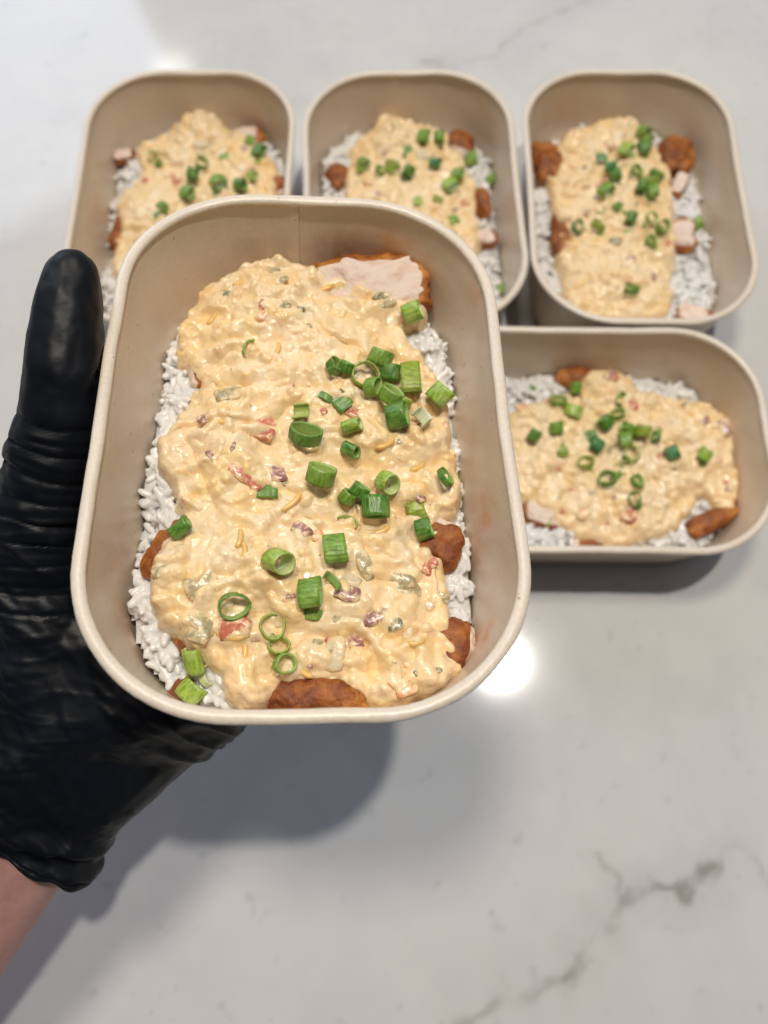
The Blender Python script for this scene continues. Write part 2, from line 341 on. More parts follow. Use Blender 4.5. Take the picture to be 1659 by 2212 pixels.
def Mfor(x, y, z, ax, ay, az):
    R = Euler((ax, ay, az)).to_matrix().to_4x4()
    top = Matrix.Translation((x, y, z)) @ R @ Matrix.Translation((0, 0, -BH))
    return top
def mkbox(pose, **kw):
    B = dict(kw); Mm = Mfor(*pose); B['M'] = Mm; B['Minv'] = Mm.inverted()
    t = Mm.translation*S; Mo = Mm.copy(); Mo.translation = t; B['Mobj'] = Mo; return B
BOXES = {
 'main': mkbox((-22.03, 99.74, 187.2, -0.099, 0.085, 0.030), seed=1, pinch=42.0, seam=-6.5, short='held container',
     label='kraft paper container of rice, chicken and sauce held up by the black gloved hand'),
 'one': mkbox((-109.5, 306.3, 50, 0, 0, 0.004), seed=4, short='far left container',
     label='kraft container at the far left of the counter, partly behind the gloved thumb'),
 'two': mkbox((15.06, 306.1, 50, 0, 0, 0.030), seed=7, seam=-8.0, short='middle far container',
     label='kraft container in the middle of the back row, half hidden by the held one'),
 'three': mkbox((137.5, 306.7, 50, 0, 0, -0.009), seed=10, short='far right container',
     label='kraft container at the right end of the back row, seen whole'),
 'four': mkbox((100.07, 159.1, 50, 0, 0, 1.563), seed=13, short='sideways container',
     label='kraft container lying sideways at the right edge, in front of the back row'),
}
B = BOXES['main']
pr = [box_at(B, 1045, 1360, 30), box_at(B, 1030, 1130, 24), box_at(B, 850, 560, 28), box_at(B, 1068, 700, 40)]
B['stains'] = [(50, pr[0].y, 31, 3.2, 0.9), (50, pr[0].y-3, 22, 8, 0.7), (53, pr[1].y, 30, 8, 0.6), (52, pr[1].y-7, 22, 8, 0.5), (pr[2].x, 79, 29, 13, 0.8), (pr[2].x-16, 79, 27, 11, 0.7), (pr[2].x+9, 77, 30, 9, 0.8), (54, 52, 42, 5, 0.4), (-51, -30, 25, 11, 0.3), (-49, -52, 20, 10, 0.35)]
BOXES['one']['stains'] = [(30, 78, 20, 12, 0.4), (-52, 5, 25, 14, 0.3)]
BOXES['three']['stains'] = [(-30, 79, 28, 16, 0.3), (51, 0, 20, 12, 0.25)]
for B in BOXES.values(): build_container(B)

# ---------------------------------------------------------------- rice
def floor_of(X, Y, hz, B, amp=4.0):          # surface of the rice bed in a container (mm)
    s = B['seed']
    h = hz+amp*fbm(X/17., Y/17., seed=s+50, oct=3)
    P, _ = rrect(wall_inset(hz)+0.5); sd = poly_sd(X, Y, P[::3])
    if s == 1: sd = sd-3.4*np.exp(-((Y-42)/36)**4)*(X < -20)-1.6*np.exp(-(Y/60)**4)*(X > 20)-1.2*(X < 0)*np.clip(vn(X/7, Y/7, seed=5), 0, 1)
    h = h-(1-sstep(-1, 9, sd))*5
    return h, sd
def grain(L=9.6, r=1.36):
    V = [(-L/2, 0, 0)]; prof = ((-0.42, 0.60), (-0.25, 0.95), (0.1, 1.0), (0.38, 0.72)); k = 7
    for t, q in prof:
        for j in range(k): a = 2*math.pi*j/k; V.append((t*L, math.cos(a)*r*q, math.sin(a)*r*q*0.9))
    V.append((L/2, 0, 0)); F = []
    for j in range(k): F.append((0, 1+(j+1) % k, 1+j))
    for i in range(3):
        for j in range(k): a = 1+i*k+j; b = 1+i*k+(j+1) % k; F.append((a, b, b+k)); F.append((a, b+k, a+k))
    e = len(V)-1
    for j in range(k): F.append((e, 1+3*k+j, 1+3*k+(j+1) % k))
    return np.array(V), np.array(F)
def stick(V, F, voxel):                      # cooked grains cling together: melt touching grains into clumps
    o = bpy.data.objects.new('tmp', mesh_from('tmp', V, F)); C.objects.link(o)
    m = o.modifiers.new('r', 'REMESH'); m.mode = 'VOXEL'; m.voxel_size = voxel*S
    m = o.modifiers.new('s', 'SMOOTH'); m.factor = 0.5; m.iterations = 3
    dg = bpy.context.evaluated_depsgraph_get(); me = bpy.data.meshes.new_from_object(o.evaluated_get(dg)); bpy.data.objects.remove(o)
    return me
GV, GF = grain()
def build_rice(B, count, res=1.6, hz=21.0):
    B['hz'] = hz
    xs = np.arange(-59, 59.1, res); ys = np.arange(-85, 85.1, res); X, Y = np.meshgrid(xs, ys)
    H, sd = floor_of(X, Y, hz, B)
    H2 = H-0.2+4.5*np.clip(fbm(X/8, Y/8, seed=B['seed']+77, oct=2), -0.2, 1)+0.45*fbm(X/2.2, Y/2.2, seed=3, oct=2)
    ny, nx = X.shape; keep = sd > 0.0
    idx = -np.ones(X.size, int); kk = keep.ravel(); idx[kk] = np.arange(kk.sum())
    V = np.stack([X.ravel(), Y.ravel(), H2.ravel()], 1)[kk]
    i = (np.arange(ny-1)[:, None]*nx+np.arange(nx-1)[None]).ravel(); Q = np.stack([i, i+1, i+1+nx, i+nx], 1); Q = idx[Q]; Q = Q[(Q >= 0).all(1)]
    T = np.concatenate([Q[:, :3], Q[:, [0, 2, 3]]])
    # grains where they can be seen: outside the sauce or just under its edge
    rx = RNG.uniform(-58, 58, count*9); ry = RNG.uniform(-85, 85, count*9)
    h, s = floor_of(rx, ry, hz, B); so = poly_sd(rx, ry, B['outline'])
    clump = fbm(rx/8, ry/8, seed=B['seed']+77, oct=2)
    ok = (s > 2.4) & (so < 6) & ((clump > -0.22) | (RNG.random(len(rx)) < 0.25)); rx, ry, h, clump, s = (a[ok][:count] for a in (rx, ry, h, clump, s)); n = len(rx)
    lift = RNG.uniform(0.0, 1.5, n)+4.8*np.clip(clump, -0.2, 1)
    yaw = fbm(rx/7, ry/7, seed=9, oct=1)*5+RNG.normal(0, 0.55, n); pit = RNG.normal(0, 0.30, n); sc = RNG.uniform(0.8, 1.15, n); scw = RNG.uniform(0.85, 1.3, n)
    sc = np.where(s < 4.5, sc*0.75, sc)
    cy, sy, cp, sp = np.cos(yaw), np.sin(yaw), np.cos(pit), np.sin(pit)
    g = GV[None]*np.stack([sc, scw, scw], 1)[:, None]
    bend = (g[..., 0]/3.0)**2*RNG.uniform(-0.5, 0.5, n)[:, None]; g = g+np.stack([0*bend, bend, 0*bend], -1)
    x1 = g[..., 0]*cp[:, None]-g[..., 2]*sp[:, None]; z1 = g[..., 0]*sp[:, None]+g[..., 2]*cp[:, None]
    x2 = x1*cy[:, None]-g[..., 1]*sy[:, None]; y2 = x1*sy[:, None]+g[..., 1]*cy[:, None]
    G = np.stack([x2+rx[:, None], y2+ry[:, None], z1+(h+lift)[:, None]], -1).reshape(-1, 3)
    GFs = (GF[None]+(np.arange(n)*len(GV))[:, None, None]).reshape(-1, 3)
    gm = stick(G, GFs, 0.30 if B is BOXES['main'] else 0.45)
    bm = bmesh.new(); bm.from_mesh(gm); bpy.data.meshes.remove(gm)
    bed = mesh_from('bed', V, T); bm.from_mesh(bed); bpy.data.meshes.remove(bed)
    me = bpy.data.meshes.new('rice'); bm.to_mesh(me); bm.free(); me.polygons.foreach_set('use_smooth', np.ones(len(me.polygons), bool))
    link('rice', me, M['rice'], matrix=B['Mobj'], kind='stuff', label='sticky white rice bedding the chicken in the '+B['short'])

# ---------------------------------------------------------------- sauce
OUT = {
 'main': [(575,548),(530,562),(480,582),(432,597),(414,620),(405,655),(385,680),(372,706),(376,740),(400,768),(418,792),(428,802),(405,832),(386,862),(380,900),(345,925),(332,950),(336,990),(360,1020),(375,1060),(385,1095),(380,1132),(346,1165),(330,1190),(316,1240),(316,1290),(338,1330),(365,1352),(400,1376),(418,1402),(470,1440),(482,1482),(505,1505),(540,1521),(575,1505),(600,1472),(680,1466),(740,1476),(790,1500),(830,1524),(900,1520),(950,1502),(985,1485),(1003,1442),(996,1400),(990,1350),(976,1300),(972,1250),(966,1200),(964,1140),(955,1104),(988,1092),(1000,1045),(990,1000),(982,955),(975,900),(970,860),(952,800),(922,760),(892,722),(868,692),(918,672),(925,642),(870,622),(800,604),(725,594),(690,574),(650,556),(615,550)],
 'one': [(445,212),(400,245),(350,275),(290,300),(285,330),(300,350),(285,380),(250,410),(245,440),(262,480),(240,530),(232,570),(250,600),(330,620),(450,620),(560,560),(600,460),(592,390),(600,350),(570,310),(530,275),(480,262),(462,235)],
 'two': [(835,232),(812,250),(806,275),(770,282),(752,310),(762,330),(745,360),(745,420),(750,520),(800,600),(900,620),(1000,580),(1045,520),(1035,470),(1030,420),(1035,385),(1010,360),(1005,320),(975,290),(955,262),(915,256),(880,250),(858,235)],
 'three': [(1345,240),(1310,252),(1270,262),(1222,268),(1212,300),(1190,325),(1180,360),(1198,400),(1200,450),(1208,520),(1220,570),(1222,620),(1245,660),(1300,680),(1380,684),(1450,672),(1462,630),(1455,590),(1470,540),(1464,470),(1460,400),(1452,350),(1420,290),(1385,255)],
 'four': [(1310,790),(1270,800),(1250,830),(1190,850),(1120,865),(1100,900),(1090,1000),(1110,1060),(1150,1085),(1200,1110),(1225,1145),(1290,1160),(1340,1178),(1400,1160),(1460,1140),(1500,1100),(1520,1060),(1545,1085),(1560,1115),(1590,1100),(1605,1060),(1612,1000),(1630,930),(1610,900),(1540,865),(1480,850),(1410,845),(1350,795)],
}
def wall_clip(P, z):
    W_, _ = rrect(wall_inset(z)+1.0); out = []
    for p in P:
        q = np.array(p); 
        for _ in range(40):
            if poly_sd(np.array([q[0]]), np.array([q[1]]), W_[::4])[0] > 0: break
            q = q*0.985
        out.append(q)
    return np.array(out)
for k, B in BOXES.items():
    B['oz'] = 31 if k == 'main' else 28
    B['outline'] = wall_clip(smooth_poly([tuple(box_at(B, x, y, B['oz']))[:2] for x, y in OUT[k]], 1), B['oz'])
GROOVES = [([(690,985),(760,992),(840,1003),(900,1000),(950,985)],3.0,3.2),([(385,838),(440,815),(520,812),(600,832),(640,830)],2.6,2.0),([(395,930),(420,990),(445,1050),(470,1090)],1.3,1.6),
 ([(545,1300),(600,1345),(680,1368),(760,1376),(880,1368)],2.6,2.6),([(410,1210),(402,1260),(420,1320),(470,1400)],1.6,1.6),([(890,1085),(845,1130),(800,1128),(755,1110)],2.0,1.8),
 ([(720,622),(790,640),(860,632)],2.0,2.4),([(500,690),(560,730),(640,700)],2.4,1.2),([(850,700),(800,760),(825,830)],3.5,1.2),([(470,1160),(540,1140),(560,1200)],2.2,1.3),([(560,860),(600,930),(560,980)],3.0,1.2),
 ([(870,1240),(930,1300),(900,1360)],2.5,1.0),([(640,1430),(720,1452),(800,1440)],2.0,1.2),([(430,640),(450,700),(410,740)],2.5,1.4),
 ([(520,1180),(575,1240),(620,1290)],4.0,-2.2),([(640,850),(700,900),(800,950),(930,950)],5.0,-1.6),([(340,1190),(370,1260),(350,1310)],5.0,-1.5),([(880,1400),(950,1440),(900,1490)],5.0,-1.5)]
def line_d2(X, Y, P):
    d2 = np.full(X.shape, 1e9)
    for a, b in zip(P[:-1], P[1:]):
        dx, dy = b[0]-a[0], b[1]-a[1]; t = np.clip(((X-a[0])*dx+(Y-a[1])*dy)/(dx*dx+dy*dy), 0, 1)
        d2 = np.minimum(d2, (X-a[0]-t*dx)**2+(Y-a[1]-t*dy)**2)
    return d2
def sauce_field(B, X, Y, nsh, mounds):
    s = B['seed']; hz = B['hz']
    wx = X+3.5*fbm(X/11, Y/11, seed=s+1, oct=3); wy = Y+3.5*fbm(X/11, Y/11, seed=s+2, oct=3)
    sd = poly_sd(X, Y, B['outline'])+0.8+1.3*fbm(X/3.4, Y/3.4, seed=s+3, oct=2)
    t = np.clip(sd/4.5, 0, 1); dome = np.sqrt(1-(1-t)**2)
    h = hz-2+dome*11.5+sstep(0, 24, sd)*3.5
    h += dome*2.8*fbm(X/28, Y/28, seed=s+4, oct=2)
    for (mx, my, mr, mh) in mounds: h += dome*mh*np.exp(-((X-mx)**2+(Y-my)**2)/mr**2)
    if B is BOXES['main']:
        for pts, w, d in GROOVES:
            P = [tuple(box_at(B, a, b, 32))[:2] for a, b in pts]
            h -= dome*d*np.exp(-line_d2(X+0.35*(wx-X), Y+0.35*(wy-Y), P)/(w*w))
    # spoonfuls overlapping: a few soft ledges
    q = 1.9*fbm(wx/20+0.2*wy/20, wy/17, seed=s+5, oct=2); fr = q-np.floor(q)
    h += dome*2.6*(np.floor(q)+sstep(0.70, 1.0, fr)-q*0.95)
    # smears and creases of different size
    rdg = 1-np.abs(fbm(wx/12, wy/10, seed=s+7, oct=2))*3.0; h += dome*1.9*np.clip(rdg, -0.4, 1)*sstep(-0.3, 0.4, vn(X/22, Y/22, seed=s+17))
    h += dome*1.5*fbm(wx/6.5, wy/6.5, seed=s+9, oct=2)
    rough = sstep(-0.25, 0.35, fbm(X/13, Y/13, seed=s+31, oct=2))
    h += t*(0.2+0.8*rough)*fbm(X/2.3, Y/2.3, seed=s+8, oct=2)
    shred = np.zeros_like(X)
    x0, x1, y0, y1 = X.min(), X.max(), Y.min(), Y.max(); r = np.random.default_rng(s*100)
    dxg = X[0, 1]-X[0, 0]
    for k in range(nsh):                     # cheese shreds and lumps under a skin of sauce
        cx_, cy_ = r.uniform(x0, x1), r.uniform(y0, y1); L = r.uniform(0.0, 1.6) if r.random() < 0.72 else r.uniform(1.6, 4.0); a = r.uniform(0, math.pi); w = r.uniform(0.7, 1.6) if L < 1.6 else r.uniform(0.7, 1.0); hh = r.uniform(0.3, 1.4)*(1 if L < 1.6 else 0.8)
        i0 = int((cx_-x0-8)/dxg); i1 = int((cx_-x0+8)/dxg); j0 = int((cy_-y0-8)/dxg); j1 = int((cy_-y0+8)/dxg)
        sl = (slice(max(j0, 0), max(j1, 0)), slice(max(i0, 0), max(i1, 0)))
        xx = X[sl]-cx_; yy = Y[sl]-cy_
        if xx.size == 0: continue
        c, sn = math.cos(a), math.sin(a); curve = r.uniform(-0.06, 0.06)
        u = xx*c+yy*sn; v = -xx*sn+yy*c+curve*u*u; du = np.clip(np.abs(u)-L, 0, 9); d = np.sqrt(du*du+v*v)/w
        b = np.exp(-d**2.6)*hh
        h[sl] = np.maximum(h[sl], h[sl]+b*np.clip(t[sl]*2, 0, 1))
        if L > 1.6 and r.random() < 0.6: shred[sl] = np.maximum(shred[sl], np.exp(-d**4)*r.uniform(0.2, 0.6))
    return h, sd, shred
BITS = {'main': [(575,678,5.2,'salmon'),(566,658,3.0,'red'),(578,915,6.5,'red'),(570,935,4.5,'red'),(528,1022,6.8,'red'),(548,1042,4.5,'red'),(770,893,5.2,'red'),(586,1192,4.2,'purple'),(505,1357,6.8,'red'),(930,1222,4.2,'red'),(932,1212,3.2,'red'),(881,1452,4.2,'orange'),(880,1487,4.5,'salmon'),(812,1330,6.0,'purple'),(862,1252,6.5,'pickle'),(880,1270,5.5,'pickle'),(437,1262,7.5,'pickle'),(432,1345,6.5,'pickle'),(428,1372,4.5,'pickle'),(787,1218,6.5,'pickle'),(492,850,6.2,'pickle'),(825,640,5.2,'darkgreen'),(838,655,4.2,'pickle'),(724,1412,7.0,'onion'),(652,1142,4.2,'purple'),(750,1280,5.2,'purple'),(766,1378,4.5,'purple'),(612,660,3.4,'darkgreen'),(650,662,3.2,'darkgreen'),(492,637,4.0,'darkgreen'),(600,1022,4.5,'purple'),(445,905,4.0,'purple'),(455,985,3.0,'purple'),(318,1215,4.0,'salmon'),(590,582,4.6,'pickle'),(500,965,2.8,'purple'),(760,1252,4.0,'onion'),(955,1290,3.0,'pickle'),(668,705,2.2,'darkgreen'),(880,1360,4.0,'onion'),(905,1070,3.5,'purple'),(780,1100,3.8,'pickle'),
                 (472,760,1.0,'pepper'),(560,720,0.9,'pepper'),(690,760,0.8,'pepper'),(862,990,0.8,'pepper'),(700,1250,0.8,'pepper'),(640,1240,0.8,'pepper'),(852,1428,1.0,'pepper'),(560,1120,0.8,'pepper'),(930,1330,0.7,'pepper'),(420,1290,0.8,'pepper')],
 'one': [(313,390,6,'red'),(378,388,7,'red'),(360,345,4,'salmon'),(347,362,3,'purple'),(435,310,7,'onion'),(527,322,4,'purple'),(500,285,3,'onion'),(260,520,4,'salmon'),(420,520,4,'red'),(390,470,4,'onion')],
 'two': [(845,283,5,'purple'),(878,290,4,'onion'),(915,332,7,'onion'),(930,345,5,'darkgreen'),(795,392,5,'salmon'),(820,420,4,'purple'),(998,440,6,'red'),(985,452,4,'purple'),(830,330,3,'purple'),(960,400,3,'salmon')],
 'three': [(1300,395,5,'red'),(1315,315,4,'red'),(1265,360,4,'darkgreen'),(1440,525,5,'red'),(1330,518,5,'darkgreen'),(1360,560,5,'purple'),(1412,598,5,'purple'),(1355,603,4,'salmon'),(1265,458,4,'purple'),(1310,305,3,'purple'),(1440,420,3,'salmon')],
 'four': [(1320,808,6,'purple'),(1330,815,4,'red'),(1266,852,8,'orange'),(1188,868,4,'red'),(1128,880,5,'salmon'),(1520,912,5,'purple'),(1567,922,7,'purple'),(1360,1108,7,'red'),(1365,1112,5,'purple'),(1260,1105,6,'salmon'),(1205,1008,4,'red'),(1418,985,6,'red'),(1455,1010,3,'darkgreen'),(1216,1098,4,'red'),(1318,965,5,'darkgreen'),(1574,1055,3,'purple'),(1550,990,4,'salmon'),(1600,1060,3,'darkgreen'),(1365,872,5,'red'),(1590,960,4,'onion')]}
BITNAME = {'red': 'pepper_piece', 'salmon': 'pepper_piece', 'orange': 'pepper_piece', 'purple': 'onion_piece', 'onion': 'onion_piece', 'pickle': 'pickle_piece', 'darkgreen': 'herb_piece', 'pepper': 'pepper_speck'}
def chunk_mesh(name, r, rnd, flat=0.45, seg=10):
    bm = bmesh.new(); bmesh.ops.create_icosphere(bm, subdivisions=2, radius=1)
    k = rnd.uniform(0.45, 0.8)
    for v in bm.verts:
        c = v.co; e = 0.55
        q = Vector([math.copysign(abs(x)**e, x) for x in c]); n_ = mn.noise(c*1.3+Vector((r*7, r, rnd.random()*0)))
        q *= 1+0.28*n_; v.co = Vector((q.x*r*0.62, q.y*r*0.62*k, q.z*r*0.5*flat))*S
    me = bpy.data.meshes.new(name); bm.to_mesh(me); bm.free(); me.polygons.foreach_set('use_smooth', [True]*len(me.polygons)); return me
def height_at(B, x, y):
    g = B['grid']; i = (x-g['x0'])/g['res']; j = (y-g['y0'])/g['res']
    H = g['H']; i = min(max(i, 0), H.shape[1]-2); j = min(max(j, 0), H.shape[0]-2); a, b = int(i), int(j); u, v = i-a, j-b
    return (H[b, a]*(1-u)+H[b, a+1]*u)*(1-v)+(H[b+1, a]*(1-u)+H[b+1, a+1]*u)*v
def drop(B, px, py, z0=32):                  # where a photographed point lies on this container's food
    z = z0
    for _ in range(12):
        p = box_at(B, px, py, z); z = 0.5*z+0.5*height_at(B, p.x, p.y)
    return box_at(B, px, py, z)
MOUNDS = {'main': [((600,610),24,4.0),((640,1180),22,1.5),((820,800),20,1.0),((400,1290),12,1.5),((900,1420),16,1.5)], 'one': [((435,262),14,6),((300,450),14,3)], 'two': [((840,270),12,6),((960,420),18,2)],
          'three': [((1330,290),16,4),((1320,600),18,2)], 'four': [((1310,830),14,5),((1560,930),16,3)]}
def build_sauce(B, key, res, nsh):
    O = B['outline']; x0, y0 = O.min(0)-2.5; x1, y1 = O.max(0)+2.5
    xs = np.arange(x0, x1, res); ys = np.arange(y0, y1, res); X, Y = np.meshgrid(xs, ys)
    md = [(*tuple(box_at(B, p[0], p[1], 30))[:2], r, h) for p, r, h in MOUNDS[key]]
    h, sd, shred = sauce_field(B, X, Y, nsh, md)
    keep = sd > -0.9; h = np.where(sd < 0, B['hz']-2.5+sd*3, h)
    # food height map for dropping pieces (sauce over rice), coarse margin included
    gx = np.arange(-60, 60.1, 0.6); gy = np.arange(-87, 87.1, 0.6); GX, GY = np.meshgrid(gx, gy)
    hr, _ = floor_of(GX, GY, B['hz'], B)
    ii = np.clip(((GX-x0)/res).astype(int), 0, len(xs)-1); jj = np.clip(((GY-y0)/res).astype(int), 0, len(ys)-1)
    hs = h[jj, ii]; inn = (GX > x0) & (GX < x1) & (GY > y0) & (GY < y1) & (sd[jj, ii] > 0.5)
    B['grid'] = {'x0': -60, 'y0': -87, 'res': 0.6, 'H': np.where(inn, np.maximum(hs, hr), hr+1.5)}
    ny, nx = X.shape; kk = keep.ravel(); idx = -np.ones(X.size, int); idx[kk] = np.arange(kk.sum())
    # push the surface sideways a little so folds and rims overhang like thick sauce
    gyv, gxv = np.gradient(h, res); gl = np.sqrt(gxv**2+gyv**2+1); off = 0.45*fbm(X/3.0, Y/3.0, h/3.0, seed=B['seed']+60, oct=3)+0.35
    Xd = X-gxv/gl*off*1.2; Yd = Y-gyv/gl*off*1.2
    V = np.stack([Xd.ravel(), Yd.ravel(), h.ravel()], 1)[kk]
    i = (np.arange(ny-1)[:, None]*nx+np.arange(nx-1)[None]).ravel(); Q = idx[np.stack([i, i+1, i+1+nx, i+nx], 1)]; Q = Q[(Q >= 0).all(1)]
    me = mesh_from('sauce', V, Q, True, {'shred': shred.ravel()[kk]})
    o = link('sauce', me, M['sauce'], matrix=B['Mobj'], label=B['sauce_label'], category='sauce', group='creamy pimento style sauce over the chicken')
    rnd = random.Random(B['seed'])
    ob = np.array(OUT[key], float); extra = []
    while len(extra) < (32 if key == 'main' else 16):
        px, py = rnd.uniform(ob[:, 0].min(), ob[:, 0].max()), rnd.uniform(ob[:, 1].min(), ob[:, 1].max())
        if poly_sd(np.array([px]), np.array([py]), ob)[0] > 14: extra.append((px, py, rnd.uniform(1.6, 3.4), rnd.choice(['onion', 'onion', 'purple', 'salmon', 'pickle', 'darkgreen', 'red'])))
    for (px, py, r, kind) in BITS[key]+extra:
        p = drop(B, px, py); me = chunk_mesh(BITNAME[kind], r*1.15, rnd, 0.40 if kind != 'pepper' else 0.8)
        e = Euler((rnd.uniform(-0.3, 0.3), rnd.uniform(-0.3, 0.3), rnd.uniform(0, 3.1))).to_matrix().to_4x4()
        z = p.z-(0.11 if kind != 'pepper' else 0.0)*r
        link(BITNAME[kind], me, M['bit_'+kind], o, Matrix.Translation(Vector((p.x, p.y, z))*S) @ e)
    if key == 'main':
        def shred_mesh(L, w):
            V = []; F = []; n = 7; m = 6
            for a in range(n):
                t = a/(n-1)*2-1; q = w*(1-abs(t)**6*0.5)
                for j in range(m):
                    an = 2*math.pi*j/m+0.5; V.append((t*L/2, q*math.cos(an)+0.12*L*t*t, q*0.8*math.sin(an)))
            for a in range(n-1):
                for j in range(m): F.append([a*m+j, a*m+(j+1) % m, (a+1)*m+(j+1) % m, (a+1)*m+j])
            F += [list(range(m))[::-1], [(n-1)*m+j for j in range(m)]]; return mesh_from('cheese_shred', V, F)
        for px, py, L, a in ((340,1000,7,2.7),(1105-575,1410,6,1.5),(590,1452-15,7,2.6),(495,1377,9,-0.25),(520,1165,6,1.4),(530,1190,5,1.6),(655,1453,6,-0.7),(835,962,7,0.5),(480,912,8,0.1),(860,585+45,7,0.2),(700,625,8,0.3),(460,690,5,1.0),(600,760,7,1.2),(905,1010,6,0.6),(630,1090,9,0.7),(820,1150,7,0.3),(900,1390,5,0.2),(690,1500,6,0.1),(520,610,6,0.8)):
            p = drop(B, px, py); link('cheese_shred', shred_mesh(L, 0.95), M['cheese'], o, Matrix.Translation(Vector((p.x, p.y, p.z+0.1))*S) @ Euler((0, random.uniform(-0.15, 0.15), a)).to_matrix().to_4x4())
    return o
BOXES['main']['sauce_label'] = 'thick cream coloured sauce with pepper bits and shreds in the held container'
BOXES['one']['sauce_label'] = 'peaked cream coloured sauce mound in the far left container by the thumb'
BOXES['two']['sauce_label'] = 'cream coloured sauce mound in the middle container of the back row'
BOXES['three']['sauce_label'] = 'long cream coloured sauce mound in the far right container of the back row'
BOXES['four']['sauce_label'] = 'cream coloured sauce mound in the sideways container at the right edge'
for k, B in BOXES.items():
    build_rice(B, 1050 if k == 'main' else 760, hz=19.0 if k == 'main' else 16.0)
    build_sauce(B, k, 0.42 if k == 'main' else 0.8, 650 if k == 'main' else 520)

# ---------------------------------------------------------------- chicken
def chicken_mesh(a, b, c, cut, seed, shape=0.6):
    bm = bmesh.new(); bmesh.ops.create_icosphere(bm, subdivisions=5, radius=1)
    fl = []; ax = {'x': 0, 'y': 1, 'z': 2, '-x': 0, '-y': 1}.get(cut)
    for v in bm.verts:
        d = v.co.copy(); q = Vector([math.copysign(abs(x)**shape, x) for x in d])
        m = max(abs(q.x), abs(q.y), abs(q.z)); 
        w3 = Vector((q.x*a, q.y*b, q.z*c)); n1 = mn.fractal(w3/14+Vector((seed*3.1, 0, 0)), 0.9, 2.1, 3); n2 = mn.fractal(w3/4.0+Vector((0, seed, 0)), 0.9, 2.0, 3)
        f = 0.0
        if ax is not None:
            w = (q[ax]/m)*(-1 if cut[0] == '-' else 1); f = max(0, min(1, (w-0.72)/0.12))
            if cut == 'z': f *= max(0, min(1, (0.86-q.x/m)/0.1))*max(0, min(1, (0.93-q.y/m)/0.1))
        q = q*(1+0.22*n1+(0.014 if f < 0.5 else 0.006)*n2); v.co = Vector((q.x*a/2, q.y*b/2, q.z*c/2))*S; fl.append(f)
    me = bpy.data.meshes.new('chicken_piece'); bm.to_mesh(me); bm.free(); me.polygons.foreach_set('use_smooth', [True]*len(me.polygons))
    at = me.attributes.new('flesh', 'FLOAT', 'POINT'); at.data.foreach_set('value', fl); return me
